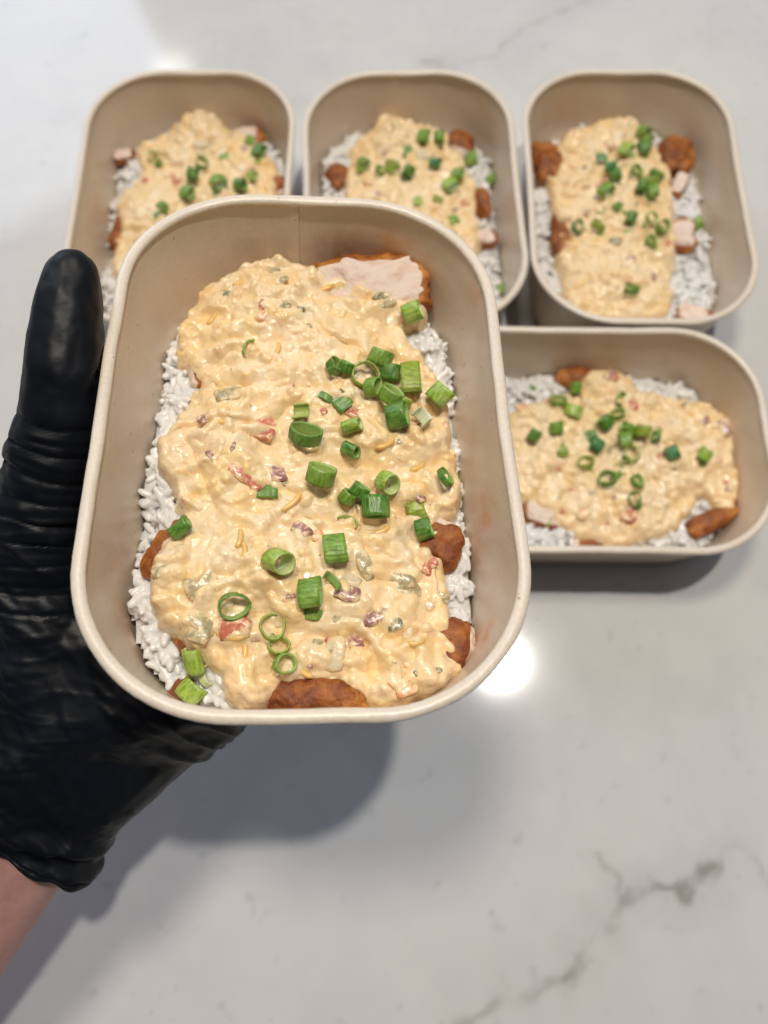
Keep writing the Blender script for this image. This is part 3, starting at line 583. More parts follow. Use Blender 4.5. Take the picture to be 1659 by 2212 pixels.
# box, px, py, length, width, height, yaw deg, lift, pitch, roll, cut face, label
CHICK = [('main', 812, 604, 42, 21, 10, 7, 5.5, 0, 0.35, 'z', 'chicken slice with white cut face and orange edge, top right of held container'),
 ('main', 384, 1190, 24, 17, 12, 62, 0, 0.0, -0.1, None, 'browned chicken piece under the sauce at the left side of held container'),
 ('main', 954, 1170, 17, 14, 11, 68, 0.5, 0, 0.2, 'x', 'orange crusted chicken piece at the middle right side of held container'),
 ('main', 988, 1392, 16, 13, 12, 80, 1, 0, 0.1, '-y', 'orange crusted chicken end at the lower right corner of held container'),
 ('main', 690, 1512, 31, 10, 13, -4, 1, 0, -0.2, None, 'smooth browned chicken piece at the near edge of held container'),
 ('main', 428, 1368, 14, 12, 9, 40, 0, 0, 0, None, 'small browned chicken piece over rice, lower left of held container'),
 ('main', 440, 806, 10, 9, 8, 20, 0, 0, 0, '-x', 'small pale chicken corner under sauce, upper left of held container'),
 ('main', 400, 1518, 18, 9, 8, 15, -7, 0, 0, None, 'sliver of browned chicken in rice at the near left corner'),
 ('one', 268, 332, 15, 11, 10, 10, 2, 0, 0, 'z', 'small orange chicken piece at the upper left of the far left container'),
 ('one', 262, 490, 13, 38, 14, -6, -1, 0, 0, None, 'long browned chicken piece along the left wall of the far left container'),
 ('one', 530, 290, 26, 14, 11, 10, 0, 0, 0, 'z', 'orange chicken piece beside the back wall of the far left container'),
 ('one', 602, 400, 14, 18, 12, 30, 0, 0, 0, '-y', 'browned chicken piece by the right wall of the far left container'),
 ('two', 994, 305, 20, 20, 15, -12, 3, 0.2, 0.1, '-y', 'dark red brown square chicken piece, upper right of middle far container'),
 ('two', 730, 375, 17, 20, 12, 30, 0, 0, 0, None, 'browned chicken piece at the left side of the middle far container'),
 ('two', 1044, 432, 11, 22, 13, 8, 1, 0, 0, None, 'browned chicken piece at the middle right of the middle far container'),
 ('two', 1046, 508, 16, 15, 12, 15, 2, 0, 0, 'z', 'pale pink chicken end with browned edge in the middle far container'),
 ('three', 1465, 325, 24, 30, 15, 5, 4, 0, 0, None, 'large rounded browned chicken piece, upper right of far right container'),
 ('three', 1186, 345, 22, 34, 14, 12, 2, 0, 0, None, 'browned chicken piece by the left wall of the far right container'),
 ('three', 1215, 490, 14, 36, 13, -4, 2, 0, 0, 'y', 'browned chicken piece with pale end along the left of far right container'),
 ('three', 1475, 505, 18, 24, 14, 0, 1, 0, 0, 'z', 'pink cut chicken piece at the middle right of far right container'),
 ('three', 1500, 676, 24, 12, 11, -8, 0, 0, 0, 'z', 'pink chicken piece with orange edge at the near right of far right container'),
 ('three', 1470, 395, 10, 20, 12, -25, 2, 0, 0, 'z', 'narrow pale chicken slice under the rounded brown piece, far right container'),
 ('three', 1275, 672, 20, 12, 10, -20, -1, 0, 0, 'z', 'pink chicken bit at the near left of the far right container'),
 ('four', 1540, 1122, 12, 36, 13, 205, 2, 0, 0, None, 'dark browned chicken strip, lower right of the sideways container'),
 ('four', 1170, 1112, 26, 14, 12, 75, 0, 0, 0, 'z', 'browned chicken piece at the lower left of the sideways container'),
 ('four', 1280, 1172, 12, 24, 10, 5, -1, 0, 0, 'y', 'orange and pink chicken piece at the near edge of the sideways container'),
 ('four', 1250, 812, 14, 26, 12, 12, 0, 0, 0, None, 'browned chicken piece at the far side of the sideways container'),
 ('four', 1585, 1095, 12, 12, 10, 0, 0, 0, 0, None, 'small browned chicken corner at the right end of the sideways container')]
for i, (k, px, py, a, b, c, yaw, lift, pit, rol, cut, lab) in enumerate(CHICK):
    if k != 'main': a *= 0.86; b *= 0.86; lift -= 0.8
    B = BOXES[k]; hz = B['hz']; z = hz+2.5+lift; p = box_at(B, px, py, z+c*0.3)
    sd = poly_sd(np.array([p.x]), np.array([p.y]), rrect(wall_inset(z)+min(a, b)*0.42)[0][::3])[0]
    if sd < 0:
        f = 1.0
        while f > 0.6 and poly_sd(np.array([p.x*f]), np.array([p.y*f]), rrect(wall_inset(z)+min(a, b)*0.42)[0][::3])[0] < 0: f -= 0.01
        p.x *= f; p.y *= f
    R = Euler((rol, pit, math.radians(yaw)), 'XYZ').to_matrix().to_4x4()
    link('chicken_piece', chicken_mesh(a, b, c, cut, i+1, 0.64 if cut == 'z' else 0.74), M['chicken'], matrix=B['Mobj'] @ Matrix.Translation(Vector((p.x, p.y, z))*S) @ R, label=lab, category='chicken', group='seasoned chicken pieces under the sauce')

# ---------------------------------------------------------------- scallions
def scallion_mesh(R, L, kind, seed, squash=1.0, th=0.55):
    r = random.Random(seed); closed = kind in ('ring', 'tube', 'double', 'ridged'); nu = 60; nv = 7
    T = 2*math.pi if closed else {'flake': 1.25, 'curl': 3.6, 'arc': 3.3, 'strip': 2.0}[kind]
    lobes = 2 if kind == 'double' else 0; ph = r.uniform(0, 6.28); V = []; inner = []; circ = []; along = []
    rid = 0.085 if kind in ('ridged', 'flake') else 0.03; nr = r.choice((15, 17))
    cutA = r.uniform(-0.22, 0.22); bend = r.uniform(-0.10, 0.10)
    def sec(u, rad, off):
        a = -math.pi/2-T/2+T*u if not closed else 2*math.pi*u
        w = 1+0.06*math.sin(2*a+ph)+0.04*math.sin(3*a+ph*2)+rid*0.55*math.sin(nr*a+ph)*(0.6+0.8*mn.noise(Vector((math.cos(a)*2, math.sin(a)*2, seed))))+0.05*mn.noise(Vector((math.cos(a)*1.2+seed, math.sin(a)*1.2, 0.3)))
        if lobes: w *= 1-0.42*math.exp(-((math.sin((a-math.pi/2)/2))/0.28)**2)
        rr_ = rad*w-off
        x = rr_*math.cos(a); y = rr_*math.sin(a)*squash
        if kind == 'curl': x *= 1-0.25*(u); y = y*(1-0.3*u)
        return x, y, a
    tot = nu if closed else nu+1
    for side in (0, 1):
        for j in range(nv):
            t = j/(nv-1)*2-1
            for i in range(tot):
                u = i/nu; x, y, a = sec(u, R*(1-0.02*t*t), th*side)
                fl = 1+0.035*mn.noise(Vector((i*0.35, j*0.5, seed)))
                zz = t*L/2*(1+(cutA if t > 0 else -cutA*0.6)*math.cos(a)*R/L*1.2)+(0.12*mn.noise(Vector((i*0.9, seed, t*4))) if abs(t) > 0.9 else 0)
                V.append((x*fl+bend*zz*zz/max(R, 1), y*fl, zz)); inner.append(0.75*side); circ.append(u*T/6.28*R/3.5+seed*1.7); along.append(t*L/6+seed)
    o = nv*tot; F = []
    cols = nu if closed else nu
    for j in range(nv-1):
        for i in range(cols):
            a, b = j*tot+i, j*tot+(i+1) % tot; F.append((a, b, b+tot, a+tot)); F.append((o+b, o+a, o+a+tot, o+b+tot))
    for i in range(cols):
        b = (i+1) % tot; F.append((b, i, o+i, o+b)); q = (nv-1)*tot; F.append((q+i, q+b, o+q+b, o+q+i))
    if not closed:
        for j in range(nv-1):
            a = j*tot; F.append((a, a+tot, o+a+tot, o+a)); a = j*tot+nu; F.append((a+tot, a, o+a, o+a+tot))
    return mesh_from('scallion_ring', V, F, True, {'inner': inner, 'circ': circ, 'along': along})
# box, px, py, kind, tone, radius mm, length mm, axis yaw deg, tilt deg (0 lying, 90 standing), squash
SCA = [
 ('main',806,838,'tube','mid',2.9,4.2,-20,20,0.9,'half under the ridged piece of the cluster'),
 ('main',868,872,'tube','olive',2.6,4.0,50,25,0.9,'peeping out under the cluster'),
 ('main',892,668,'tube','light',3.3,6.0,8,12,1,'at the upper right edge by the chicken'),
 ('main',528,745,'strip','mid',3.8,1.6,-30,70,1.5,'hooked, alone at the upper left'),
 ('main',722,795,'double','dark',2.7,3.2,20,50,1,'left end of the right hand cluster'),
 ('main',748,793,'ring','dark',2.4,3.4,60,40,0.9,'second from left in the cluster'),
 ('main',789,814,'ring','olive',4.1,2.6,-60,68,1,'open hole, middle of the cluster'),
 ('main',822,772,'tube','mid',3.5,5.0,60,15,1,'topmost piece of the cluster'),
 ('main',841,806,'tube','dark',3.0,5.0,80,10,0.8,'tucked between the pieces of the cluster'),
 ('main',886,826,'ridged','olive',5.6,6.2,0,5,0.62,'tall and ridged, right of the cluster'),
 ('main',845,853,'ring','mid',3.6,4.4,50,48,1,'with a purple speck, below the cluster'),
 ('main',949,857,'tube','light',3.5,6.0,38,14,0.9,'at the right edge beside the ridged piece'),
 ('main',857,904,'tube','dark',3.7,6.0,5,8,0.95,'lowest green one of the cluster'),
 ('main',906,912,'curl','pale',3.0,4.0,30,40,1,'whitish, just right of a dark tube'),
 ('main',702,858,'strip','dark',3.0,2.4,60,10,0.8,'short sliver left of the flake'),
 ('main',735,866,'flake','dark',5.6,5.6,40,10,0.6,'striped flake above the red pepper bit'),
 ('main',648,889,'curl','olive',3.1,4.6,0,10,1,'just above the widest ring'),
 ('main',660,943,'ring','dark',5.0,4.2,65,62,0.85,'widest ring of the middle'),
 ('main',760,921,'tube','light',2.3,5.6,2,12,1,'small one below the red pepper bit'),
 ('main',757,973,'tube','dark',2.1,5.4,-42,10,1,'narrow one on the central ledge'),
 ('main',694,1028,'ring','mid',4.2,5.0,70,45,1,'thick ring at the centre of the sauce'),
 ('main',577,1063,'flake','dark',6.0,4.0,92,3,0.5,'flat flake beside a large red pepper bit'),
 ('main',838,1041,'tube','light',3.2,4.8,-50,22,1,'above the two ridged dark pieces'),
 ('main',750,1078,'ring','mid',2.7,3.6,40,35,0.9,'left one of a joined pair'),
 ('main',776,1064,'tube','dark',2.8,3.6,45,20,0.9,'right one of a joined pair'),
 ('main',812,1090,'ridged','dark',4.3,6.4,92,4,0.7,'large and ridged, centre right'),
 ('main',894,1092,'strip','olive',6.4,5.4,10,10,0.9,'long curved strip at the right'),
 ('main',914,1149,'tube','dark',3.2,4.4,10,8,0.9,'just under the long curved strip'),
 ('main',962,1033,'ring','dark',3.5,2.0,25,40,0.8,'thin ring at the right edge'),
 ('main',1005,1038,'flake','dark',5.2,4.6,88,5,0.5,'flake touching the right wall'),
 ('main',750,1128,'arc','mid',3.2,1.0,60,75,0.8,'thin arc below the joined pair'),
 ('main',724,1191,'ridged','mid',4.3,6.4,2,4,0.72,'alone on the lower centre'),
 ('main',603,1219,'tube','light',3.6,5.8,-38,20,1,'bright one beside a purple onion bit'),
 ('main',670,1285,'ridged','mid',4.4,6.0,5,6,0.9,'biggest ridged piece, lower middle'),
 ('main',668,1328,'strip','mid',4.2,3.0,80,20,0.7,'torn tail below the biggest ridged piece'),
 ('main',714,1256,'curl','dark',3.2,2.2,50,35,1,'leaning on the biggest ridged piece'),
 ('main',505,1309,'ring','dark',4.7,2.8,-65,52,0.75,'tilted loop at the lower left'),
 ('main',590,1358,'ring','olive',3.9,2.0,80,80,1.05,'open loop at the lower left'),
 ('main',602,1398,'ring','olive',3.1,2.0,60,76,1,'joined under the open loop'),
 ('main',615,1434,'ring','mid',3.1,2.8,-30,60,1,'small ring at the foot of the loops'),
 ('main',391,1145,'tube','dark',2.2,6.2,38,5,1,'narrow one at the left edge by the chicken'),
 ('main',420,1432,'tube','light',2.8,7.2,105,15,1,'long one standing over the rice'),
 ('main',447,1462,'ring','pale',2.9,2.6,20,40,0.8,'whitish end beside the long one'),
 ('main',413,1495,'ridged','light',3.8,5.6,45,12,0.8,'lowest one, on the rice')]
def bgs(k, items):
    for (x, y, kd, tn) in items:
        R = {'ring': 3.6, 'tube': 3.1, 'flake': 4.5, 'strip': 4.2, 'ridged': 4.0, 'arc': 3.0, 'double': 3.6, 'curl': 3.4}[kd]*random.uniform(0.95, 1.25)
        SCA.append((k, x, y, kd, tn, R, {'ring': 3.0, 'tube': 6.0, 'flake': 5.5, 'strip': 4, 'ridged': 6.0, 'arc': 1, 'double': 3.0, 'curl': 3.5}[kd], random.uniform(-80, 90), {'ring': 62, 'tube': 10, 'flake': 5, 'strip': 25, 'ridged': 8, 'arc': 70, 'double': 60, 'curl': 45}[kd], random.uniform(0.75, 1), None))
        if random.random() < 0.35: SCA.append((k, x+random.uniform(-16, 16), y+random.uniform(9, 15), random.choice(['flake', 'tube', 'ring', 'strip']), random.choice(['dark', 'mid', 'light']), random.uniform(2.2, 3.0), random.uniform(2.0, 3.5), random.uniform(-80, 90), 30, 0.85, None))
bgs('one', [(267,296,'tube','light'),(333,345,'ring','light'),(436,354,'ring','dark'),(417,378,'tube','dark'),(485,339,'flake','mid'),(403,414,'ridged','mid'),(472,394,'ridged','mid'),(520,401,'tube','dark'),(540,374,'strip','mid'),(540,303,'flake','mid'),(566,298,'flake','dark'),(560,328,'ridged','dark'),(560,345,'flake','olive'),(351,444,'flake','dark'),(337,463,'strip','teal'),(470,418,'flake','teal')])
bgs('two', [(912,260,'flake','mid'),(914,299,'ridged','mid'),(948,302,'tube','mid'),(877,322,'flake','dark'),(785,354,'tube','mid'),(821,372,'ring','mid'),(848,358,'ring','olive'),(882,371,'tube','dark'),(940,355,'tube','teal'),(1019,347,'ridged','mid'),(989,379,'tube','mid'),(973,402,'ridged','light'),(945,432,'curl','olive'),(903,434,'flake','light'),(980,475,'flake','mid'),(1060,390,'tube','mid'),(1082,622,'flake','mid')])
bgs('three', [(1391,268,'flake','dark'),(1388,292,'tube','mid'),(1352,325,'ridged','light'),(1299,341,'flake','teal'),(1322,354,'tube','teal'),(1391,318,'ridged','dark'),(1441,340,'flake','mid'),(1329,381,'tube','dark'),(1375,371,'ring','mid'),(1401,393,'ring','olive'),(1418,379,'ring','dark'),(1309,411,'ridged','mid'),(1385,407,'tube','dark'),(1408,417,'ridged','mid'),(1335,447,'flake','dark'),(1297,450,'arc','mid'),(1248,490,'ring','teal'),(1290,493,'ring','olive'),(1365,467,'tube','dark'),(1360,497,'flake','mid'),(1405,477,'ring','light'),(1431,492,'ring','mid'),(1405,525,'ring','mid'),(1365,626,'ring','dark'),(1504,488,'tube','mid'),(1435,300,'flake','dark')])
bgs('four', [(1148,845,'flake','dark'),(1244,838,'tube','mid'),(1205,868,'ring','mid'),(1235,893,'ridged','light'),(1201,925,'tube','mid'),(1153,942,'tube','dark'),(1212,967,'strip','mid'),(1306,916,'tube','dark'),(1279,940,'flake','dark'),(1288,962,'ridged','teal'),(1265,999,'ring','olive'),(1343,866,'curl','mid'),(1333,896,'ring','mid'),(1356,924,'tube','mid'),(1350,950,'ridged','mid'),(1365,982,'ring','light'),(1389,932,'tube','olive'),(1418,935,'flake','mid'),(1455,976,'tube','teal'),(1521,985,'tube','light'),(1310,1036,'ring','dark'),(1375,1042,'ring','mid'),(1372,1078,'ring','dark'),(1176,1115,'flake','mid'),(1338,1015,'arc','dark')])
TONE = {'dark': 'dark green', 'mid': 'green', 'light': 'bright green', 'olive': 'yellow green', 'pale': 'pale whitish', 'teal': 'bluish green'}
KIND = {'ring': 'scallion ring', 'tube': 'scallion tube', 'flake': 'flat scallion flake', 'strip': 'scallion strip', 'ridged': 'ridged scallion chunk', 'arc': 'thin scallion arc', 'double': 'folded scallion ring', 'curl': 'scallion curl'}
rows = []
for i, (k, px, py, kd, tn, R, L, yaw, tilt, sq, note) in enumerate(SCA):
    R *= (1.08 if px > 700 and py < 920 else 0.98) if k == 'main' else 1.0
    if kd == 'ridged': sq *= 0.72
    if kd in ('tube', 'ridged'): tilt = tilt+(16 if kd == 'tube' else 6)
    B = BOXES[k]; p = drop(B, px, py); c, s_ = math.cos(math.radians(tilt)), math.sin(math.radians(tilt))
    low = (L/2*s_+R*sq*c) if kd not in ('flake', 'strip') else R*0.35
    me = scallion_mesh(R, L, kd, i+1, sq, 0.42 if kd in ('arc', 'strip') else 0.54)
    # mesh axis is z: lay it down, then tilt, then yaw
    Rm = Matrix.Rotation(math.radians(yaw), 4, 'Z') @ Matrix.Rotation(math.radians(90-tilt), 4, 'Y') @ Matrix.Rotation(math.radians(90), 4, 'Z')
    if kd in ('flake', 'strip'):
        # arched plate lying on the sauce: its arc is centred on -y of the section, turned to point up
        Rm = Matrix.Rotation(math.radians(yaw), 4, 'Z') @ Matrix.Rotation(math.radians(90-tilt), 4, 'Y') @ Matrix.Rotation(math.radians(90), 4, 'Z')
        top = Rm.to_3x3() @ Vector((0, -1, 0))
        if top.z < 0: Rm = Rm @ Matrix.Rotation(math.pi, 4, 'Z'); top = -top
        ctr = -top*R*sq*0.88+Vector((0, 0, 0.9))
    else:
        ctr = Vector((0, 0, 0.0))
        ctr.z = low-0.45
    lift = ctr.z if kd not in ('flake', 'strip') else ctr.z
    q = box_at(B, px, py, p.z+(ctr.z if kd not in ('flake', 'strip') else 0.5)*0.9)
    if kd in ('flake', 'strip'): pos = Vector((q.x+ctr.x, q.y+ctr.y, p.z+ctr.z))
    else:
        hh = [height_at(B, q.x+R*0.8*math.cos(a_), q.y+R*0.8*math.sin(a_)) for a_ in (0, 1.05, 2.1, 3.14, 4.2, 5.25)]+[height_at(B, q.x, q.y)]
        pos = Vector((q.x, q.y, 0.5*max(hh)+0.5*sum(hh)/7+ctr.z))
    o = link('scallion_ring' if kd in ('ring', 'double', 'arc') else 'scallion_piece', me, M['sc_'+tn], matrix=B['Mobj'] @ Matrix.Translation(pos*S) @ Rm, category='scallion', group='chopped scallions scattered on the sauce')
    rows.append([o, k, px, py, kd, tn, note])
# labels: look first, then where it lies; ties are told apart by their order
BOXN = {'main': 'held container', 'one': 'far left container', 'two': 'middle far container', 'three': 'far right container', 'four': 'sideways container'}
groups = {}
for r in rows:
    o, k, px, py, kd, tn, note = r
    if note: o['label'] = f"{TONE[tn]} {KIND[kd]}, {note}, held container"; continue
    xs = [q[2] for q in rows if q[1] == k]; ys = [q[3] for q in rows if q[1] == k]
    u = (px-min(xs))/(max(xs)-min(xs)); v = (py-min(ys))/(max(ys)-min(ys))
    zone = ('upper ' if v < 0.34 else 'lower ' if v > 0.66 else 'middle ')+('left' if u < 0.34 else 'right' if u > 0.66 else 'centre')
    groups.setdefault((TONE[tn]+' '+KIND[kd], zone, k), []).append(r)
for (what, zone, k), g in groups.items():
    base = f"on {zone} sauce, {BOXN[k]}"
    if len(g) == 1: g[0][0]['label'] = f"{what} {base}"; continue
    sx = max(q[2] for q in g)-min(q[2] for q in g); sy = max(q[3] for q in g)-min(q[3] for q in g)
    g.sort(key=lambda q: q[2] if sx >= sy else q[3])
    n_ = len(g); A, Z = ('leftmost', 'rightmost') if sx >= sy else ('topmost', 'lowest'); from_ = 'from left' if sx >= sy else 'from top'
    names = ([A, Z] if n_ == 2 else [A, 'middle', Z] if n_ == 3 else [A]+[o_+' '+from_ for o_ in ('second', 'third', 'fourth', 'fifth')[:n_-2]]+[Z])
    for q, nme in zip(g, names): q[0]['label'] = f"{nme} {what} {base}"

# ---------------------------------------------------------------- person: hand in a black glove, bare wrist
def P3(px, py, z): return world_at(px, py, z)
def hull(bm, balls):
    vs = []
    for c, r in balls:
        for i in range(90):                  # points spread evenly over each ball
            zz = 1-2*(i+0.5)/90; an = i*2.39996; q = math.sqrt(1-zz*zz)
            vs.append(bm.verts.new((Vector(c)+Vector((q*math.cos(an), q*math.sin(an), zz))*r)*S))
    bmesh.ops.convex_hull(bm, input=vs)
    bmesh.ops.delete(bm, geom=[v for v in bm.verts if not v.link_faces], context='VERTS')
def fuse(name, parts, voxel, smooth_it):
    bm = bmesh.new()
    for pt in parts:
        b2 = bmesh.new(); hull(b2, pt); tmp = bpy.data.meshes.new('tmp'); b2.to_mesh(tmp); b2.free(); bm.from_mesh(tmp); bpy.data.meshes.remove(tmp)
    me = bpy.data.meshes.new(name); bm.to_mesh(me); bm.free(); o = bpy.data.objects.new(name, me); C.objects.link(o)
    m = o.modifiers.new('r', 'REMESH'); m.mode = 'VOXEL'; m.voxel_size = voxel*S
    m = o.modifiers.new('s', 'SMOOTH'); m.factor = 0.6; m.iterations = smooth_it
    dg = bpy.context.evaluated_depsgraph_get(); me2 = bpy.data.meshes.new_from_object(o.evaluated_get(dg)); me2.name = name
    bpy.data.objects.remove(o); me2.polygons.foreach_set('use_smooth', [True]*len(me2.polygons)); return me2
MB = BOXES['main']['M']
def U(x, y, z): return MB @ Vector((x, y, z))        # a point in the held container's space
def hand_parts(g):                           # g: extra thickness of the glove
    tip = P3(156, 598, 197); tip2 = P3(147, 672, 194); ip = P3(140, 800, 188); mid = P3(133, 900, 180); mcp = P3(112, 1010, 170); web = P3(95, 1110, 160); then = P3(85, 1240, 145); then2 = P3(110, 1380, 135)
    heel = P3(130, 1550, 128); wr = P3(20, 1700, 118); wr2 = P3(-110, 1830, 110)
    pinky_heel = P3(368, 1520, 112); hyp = P3(345, 1585, 108); wr_r = P3(200, 1722, 112)
    pk = U(-6, -52, -16); k4 = U(-2, -28, -14); k3 = U(-8, -5, -14); k2 = U(-22, 14, -14)
    parts = [[(tip, 6.9+g), (tip2, 9.3+g)], [(tip2, 9.3+g), (ip, 10.3+g)], [(ip, 10.3+g), (mid, 11.2+g)], [(mid, 11.2+g), (mcp, 13.0+g)], [(mcp, 12.6+g), (web, 14.5+g)], [(web, 14.5+g), (then, 18+g), (P3(10, 1230, 140), 15+g)],
             [(then, 18+g), (then2, 18+g), (heel, 17+g), (P3(30, 1400, 125), 18+g)],
             [(then2, 18+g), (U(-30, -20, -17), 15+g), (U(-20, -55, -18), 15+g), (heel, 17+g)],
             [(heel, 17+g), (hyp, 15+g), (pinky_heel, 15+g), (U(-20, -55, -18), 15+g)],
             [(heel, 17+g), (hyp, 15+g), (wr, 19+g), (wr_r, 13+g)],
             [(P3(30, 1400, 125), 18+g), (heel, 17+g), (wr, 20+g)],
             [(U(-30, -20, -17), 14+g), (U(-20, -55, -18), 14+g), (pk, 9+g), (k4, 9.5+g)], [(U(-30, -20, -17), 13+g), (k4, 9.5+g), (k3, 9.5+g)], [(U(-30, -20, -17), 13+g), (k3, 9.5+g), (k2, 9.5+g)],
             [(then, 16+g), (U(-30, -20, -17), 14+g), (k2, 9.5+g)]]
    # four fingers spread under the base, tips curling up a little beyond it
    for base, d, L, r in ((pk, (0.92, 0.05), 44, 7.6), (k4, (0.85, 0.33), 50, 8.4), (k3, (0.70, 0.60), 60, 8.7), (k2, (0.52, 0.85), 62, 8.6)):
        bl = BOXES['main']['Minv'] @ base; q0 = base
        a = U(bl.x+d[0]*L*0.42, bl.y+d[1]*L*0.42, -10.5); b_ = U(bl.x+d[0]*L*0.72, bl.y+d[1]*L*0.72, -9.5); c_ = U(bl.x+d[0]*L*0.97, bl.y+d[1]*L*0.97, -8.8)
        parts += [[(q0, r+1+g), (a, r+0.3+g)], [(a, r+0.3+g), (b_, r-0.4+g)], [(b_, r-0.4+g), (c_, r-1.4+g)]]
    return parts, dict(wr=wr, wr2=wr2, wr_r=wr_r, heel=heel, tip=tip, mcp=mcp, then=then, web=web)
def build_person():
    parts, J = hand_parts(0.9)
    wr, wr2, wr_r = J['wr'], J['wr2'], J['wr_r']
    arm_dir = (P3(-330, 2230, 92)-wr).normalized()
    # glove sleeve beyond the wrist
    s0 = (wr+wr_r)*0.5; sl1 = s0+arm_dir*34
    side = (wr_r-wr).normalized()
    parts.append([(wr, 20), (wr_r, 13.5), (wr+arm_dir*36, 21), (wr_r+arm_dir*34, 14.5)])
    me = fuse('glove', parts, 0.85, 11)
    n = len(me.vertices); co = np.empty(n*3); me.vertices.foreach_get('co', co); co = co.reshape(-1, 3)/S
    no = np.empty(n*3); me.vertices.foreach_get('normal', no); no = no.reshape(-1, 3)
    # wrinkles: creases across the thumb, more of them at the web, and slack folds along the heel and cuff
    tv = np.array(J['then']-J['tip']); tl = np.linalg.norm(tv); tv /= tl; rel = co-np.array(J['tip']); t = rel@tv
    perp = rel-np.outer(t, tv); nearT = np.exp(-(np.linalg.norm(perp, axis=1)/42)**4)
    q = t+3.0*fbm(co[:, 0]/22, co[:, 1]/22, co[:, 2]/22, seed=3, oct=2)+co[:, 0]*0.10
    wl = 7.0+2.0*vn(t/30, 0*t, seed=2); saw = np.abs(((q/wl+0.35*vn(co[:, 0]/30, co[:, 1]/9, seed=8)) % 1)*2-1)
    crease = -np.exp(-((1-saw)/0.13)**2)+0.5*(1-saw**2)+0.5*vn(q/1.6, co[:, 0]/16, co[:, 2]/16, seed=44)
    amt = nearT*sstep(28, 46, t)*(1-sstep(92, 112, t))*(0.45+0.75*np.clip(vn(co[:, 0]/14, co[:, 1]/7, seed=33)+0.3, 0, 1))
    disp = 1.0*amt*crease
    amt2 = nearT*(1-sstep(30, 40, t))
    disp += amt2*0.8*fbm(co[:, 0]/9, co[:, 1]/12, co[:, 2]/9, seed=12, oct=3)
    ad = np.array(arm_dir); wv = np.array(s0); tc = (co-wv)@ad
    sd_ = np.cross(ad, [0, 0, 1]); lat = (co-wv)@sd_
    zone = sstep(-95, -35, tc)
    f1 = 1-np.abs(fbm((tc+0.25*lat)/9, lat/34, co[:, 2]/30, seed=70, oct=3))*3
    disp += zone*1.4*np.clip(f1, -0.6, 1)*sstep(-0.35, 0.3, vn(co[:, 0]/25, co[:, 1]/25, seed=4)+0.2)
    zc = sstep(-6, 10, tc); disp += zc*1.3*np.sin(tc/2.3+3*vn(lat/14, tc/20, seed=6))*0.75
    disp += 0.5*fbm(co[:, 0]/14, co[:, 1]/14, co[:, 2]/14, seed=90, oct=3)+0.35*fbm(co[:, 0]/5, co[:, 1]/9, co[:, 2]/6, seed=95, oct=2)
    rf = 1-np.abs(fbm((tc*0.8+0.5*lat)/5.5, (lat-0.3*tc)/24, co[:, 2]/18, seed=120, oct=2))*4
    disp += 0.55*np.clip(rf, 0, 1)*sstep(-110, -60, tc)*sstep(-0.2, 0.4, vn(co[:, 0]/18, co[:, 1]/18, seed=124)+0.15)
    rf = 1-np.abs(fbm(q/4.5, co[:, 0]/30, co[:, 2]/22, seed=140, oct=2))*4
    disp += 0.35*np.clip(rf, 0, 1)*nearT*sstep(30, 60, t)
    co2 = co+no*disp[:, None]
    # keep clear of the container wall and base
    inv = np.array(BOXES['main']['Minv']); lc = co2@inv[:3, :3].T+inv[:3, 3]
    zc_ = np.clip(lc[:, 2], 0, BH)
    for lv in range(0, 50, 2):
        m_ = (lc[:, 2] >= lv) & (lc[:, 2] < lv+2)
        if not m_.any(): continue
        P, _ = rrect(max(RT+INSET*(1-(lv+1)/BH)-0.6, 0.0) if lv < 46 else -0.3); s_ = poly_sd(lc[m_, 0], lc[m_, 1], P[::2]); ins = s_ > 0
        sub = lc[m_]; push = np.where(ins, s_+0.15, 0); dirx = np.where(sub[:, 0] < 0, -1, 1)
        sub[:, 0] += dirx*np.minimum(push, 12); lc[m_] = sub
    m_ = (lc[:, 2] > -0.4) & (lc[:, 2] < 6) & (np.abs(lc[:, 0]) < 47) & (np.abs(lc[:, 1]) < 72); lc[m_, 2] = -0.4
    Mw = np.array(BOXES['main']['M']); co2 = lc@Mw[:3, :3].T+Mw[:3, 3]
    me.vertices.foreach_set('co', (co2*S).ravel())
    # open the cuff
    bm = bmesh.new(); bm.from_mesh(me); cutp = []
    kill = []
    for v in bm.verts:
        c = np.array(v.co)/S; tt = (c-wv)@ad; la = (c-wv)@sd_
        lim = 15+1.4*mn.noise(Vector((la/10, c[2]/10, 0)))-0.10*la
        if tt > lim and (c-wv)@(c-wv) < 120**2: kill.append(v)
    bmesh.ops.delete(bm, geom=kill, context='VERTS')
    bmesh.ops.recalc_face_normals(bm, faces=bm.faces)
    edges = [e for e in bm.edges if e.is_boundary]
    loops = {}
    for e in edges:
        for v in e.verts: loops.setdefault(v.index, []).append(e)
    bm.verts.ensure_lookup_table(); bm.verts.index_update()
    nxt = {}
    for e in edges:
        a, b = e.verts; nxt.setdefault(a, []).append(b); nxt.setdefault(b, []).append(a)
    best = []; seen = set()
    for s in list(nxt):
        if s in seen: continue
        loop = [s]; seen.add(s); cur = s
        while True:
            c_ = [x for x in nxt[cur] if x not in seen]
            if not c_: break
            cur = c_[0]; seen.add(cur); loop.append(cur)
        if len(loop) > len(best): best = loop
    pts = np.array([np.array(v.co)/S for v in best])
    bm.to_mesh(me); bm.free(); me.polygons.foreach_set('use_smooth', [True]*len(me.polygons))
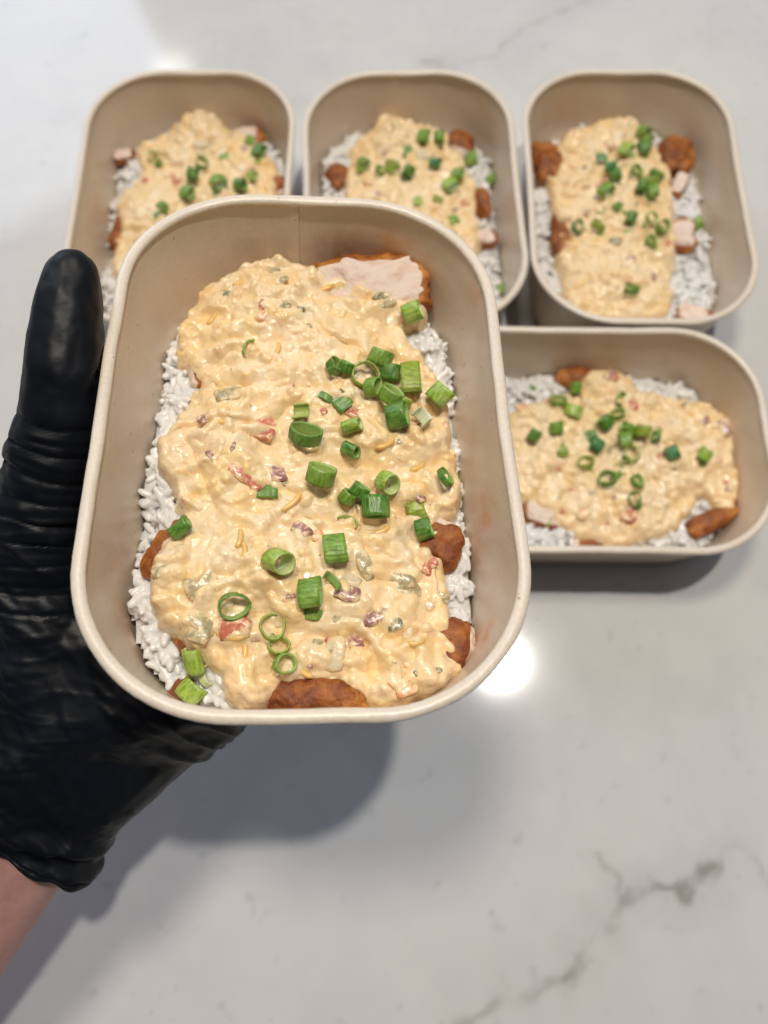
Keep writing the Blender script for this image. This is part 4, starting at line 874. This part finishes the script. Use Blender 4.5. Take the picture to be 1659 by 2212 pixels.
    # body: hand and forearm in one skin
    bparts, _ = hand_parts(-0.4)
    far = arm_dir*300
    wr_r = P3(183, 1712, 112)
    bparts.append([(wr, 18), (wr_r, 11), (wr+arm_dir*60, 20), (wr_r+arm_dir*60+Vector((-2, 1, 0)), 13)])
    bparts.append([(wr+arm_dir*60, 20), (wr_r+arm_dir*60+Vector((-2, 1, 0)), 13), (wr+far+Vector((-30, 10, -10)), 33), (wr_r+far+Vector((-16, 8, -10)), 22)])
    bme = fuse('person', bparts, 2.2, 5)
    cob = np.empty(len(bme.vertices)*3); bme.vertices.foreach_get('co', cob); cob = cob.reshape(-1, 3)/S
    nb = np.empty(len(bme.vertices)*3); bme.vertices.foreach_get('normal', nb); nb = nb.reshape(-1, 3)
    tb = (cob-wv)@ad; w_ = 1.5*(1-sstep(10, 20, tb)); cob = cob-nb*w_[:, None]; bme.vertices.foreach_set('co', (cob*S).ravel()); bme.update()
    body = link('person', bme, M['skin'], label='left hand in a black glove with bare wrist holding up a container from the left', category='person')
    gl = link('glove', me, M['glove'], body, label='wrinkled black nitrile glove with a loose rolled cuff')
    m = gl.modifiers.new('thickness', 'SOLIDIFY'); m.thickness = 0.35*S; m.offset = -1
    if len(pts) > 10:
        pts = (pts+np.roll(pts, 1, 0)+np.roll(pts, -1, 0))/3; pts = (pts+np.roll(pts, 1, 0)+np.roll(pts, -1, 0))/3
        V = []; F = []; n = len(pts); k = 8; T = np.roll(pts, -1, 0)-np.roll(pts, 1, 0); T /= np.linalg.norm(T, axis=1)[:, None]+1e-9
        for i in range(n):
            u = np.cross(T[i], ad); u /= np.linalg.norm(u)+1e-9; w = np.cross(T[i], u); r = 0.95+0.3*math.sin(i*0.21)
            for j in range(k): a = 2*math.pi*j/k; V.append(pts[i]+u*math.cos(a)*r+w*math.sin(a)*r)
        for i in range(n):
            for j in range(k): F.append([i*k+j, i*k+(j+1) % k, ((i+1) % n)*k+(j+1) % k, ((i+1) % n)*k+j])
        link('cuff_bead', mesh_from('cuff_bead', V, F), M['glove'], gl)
build_person()
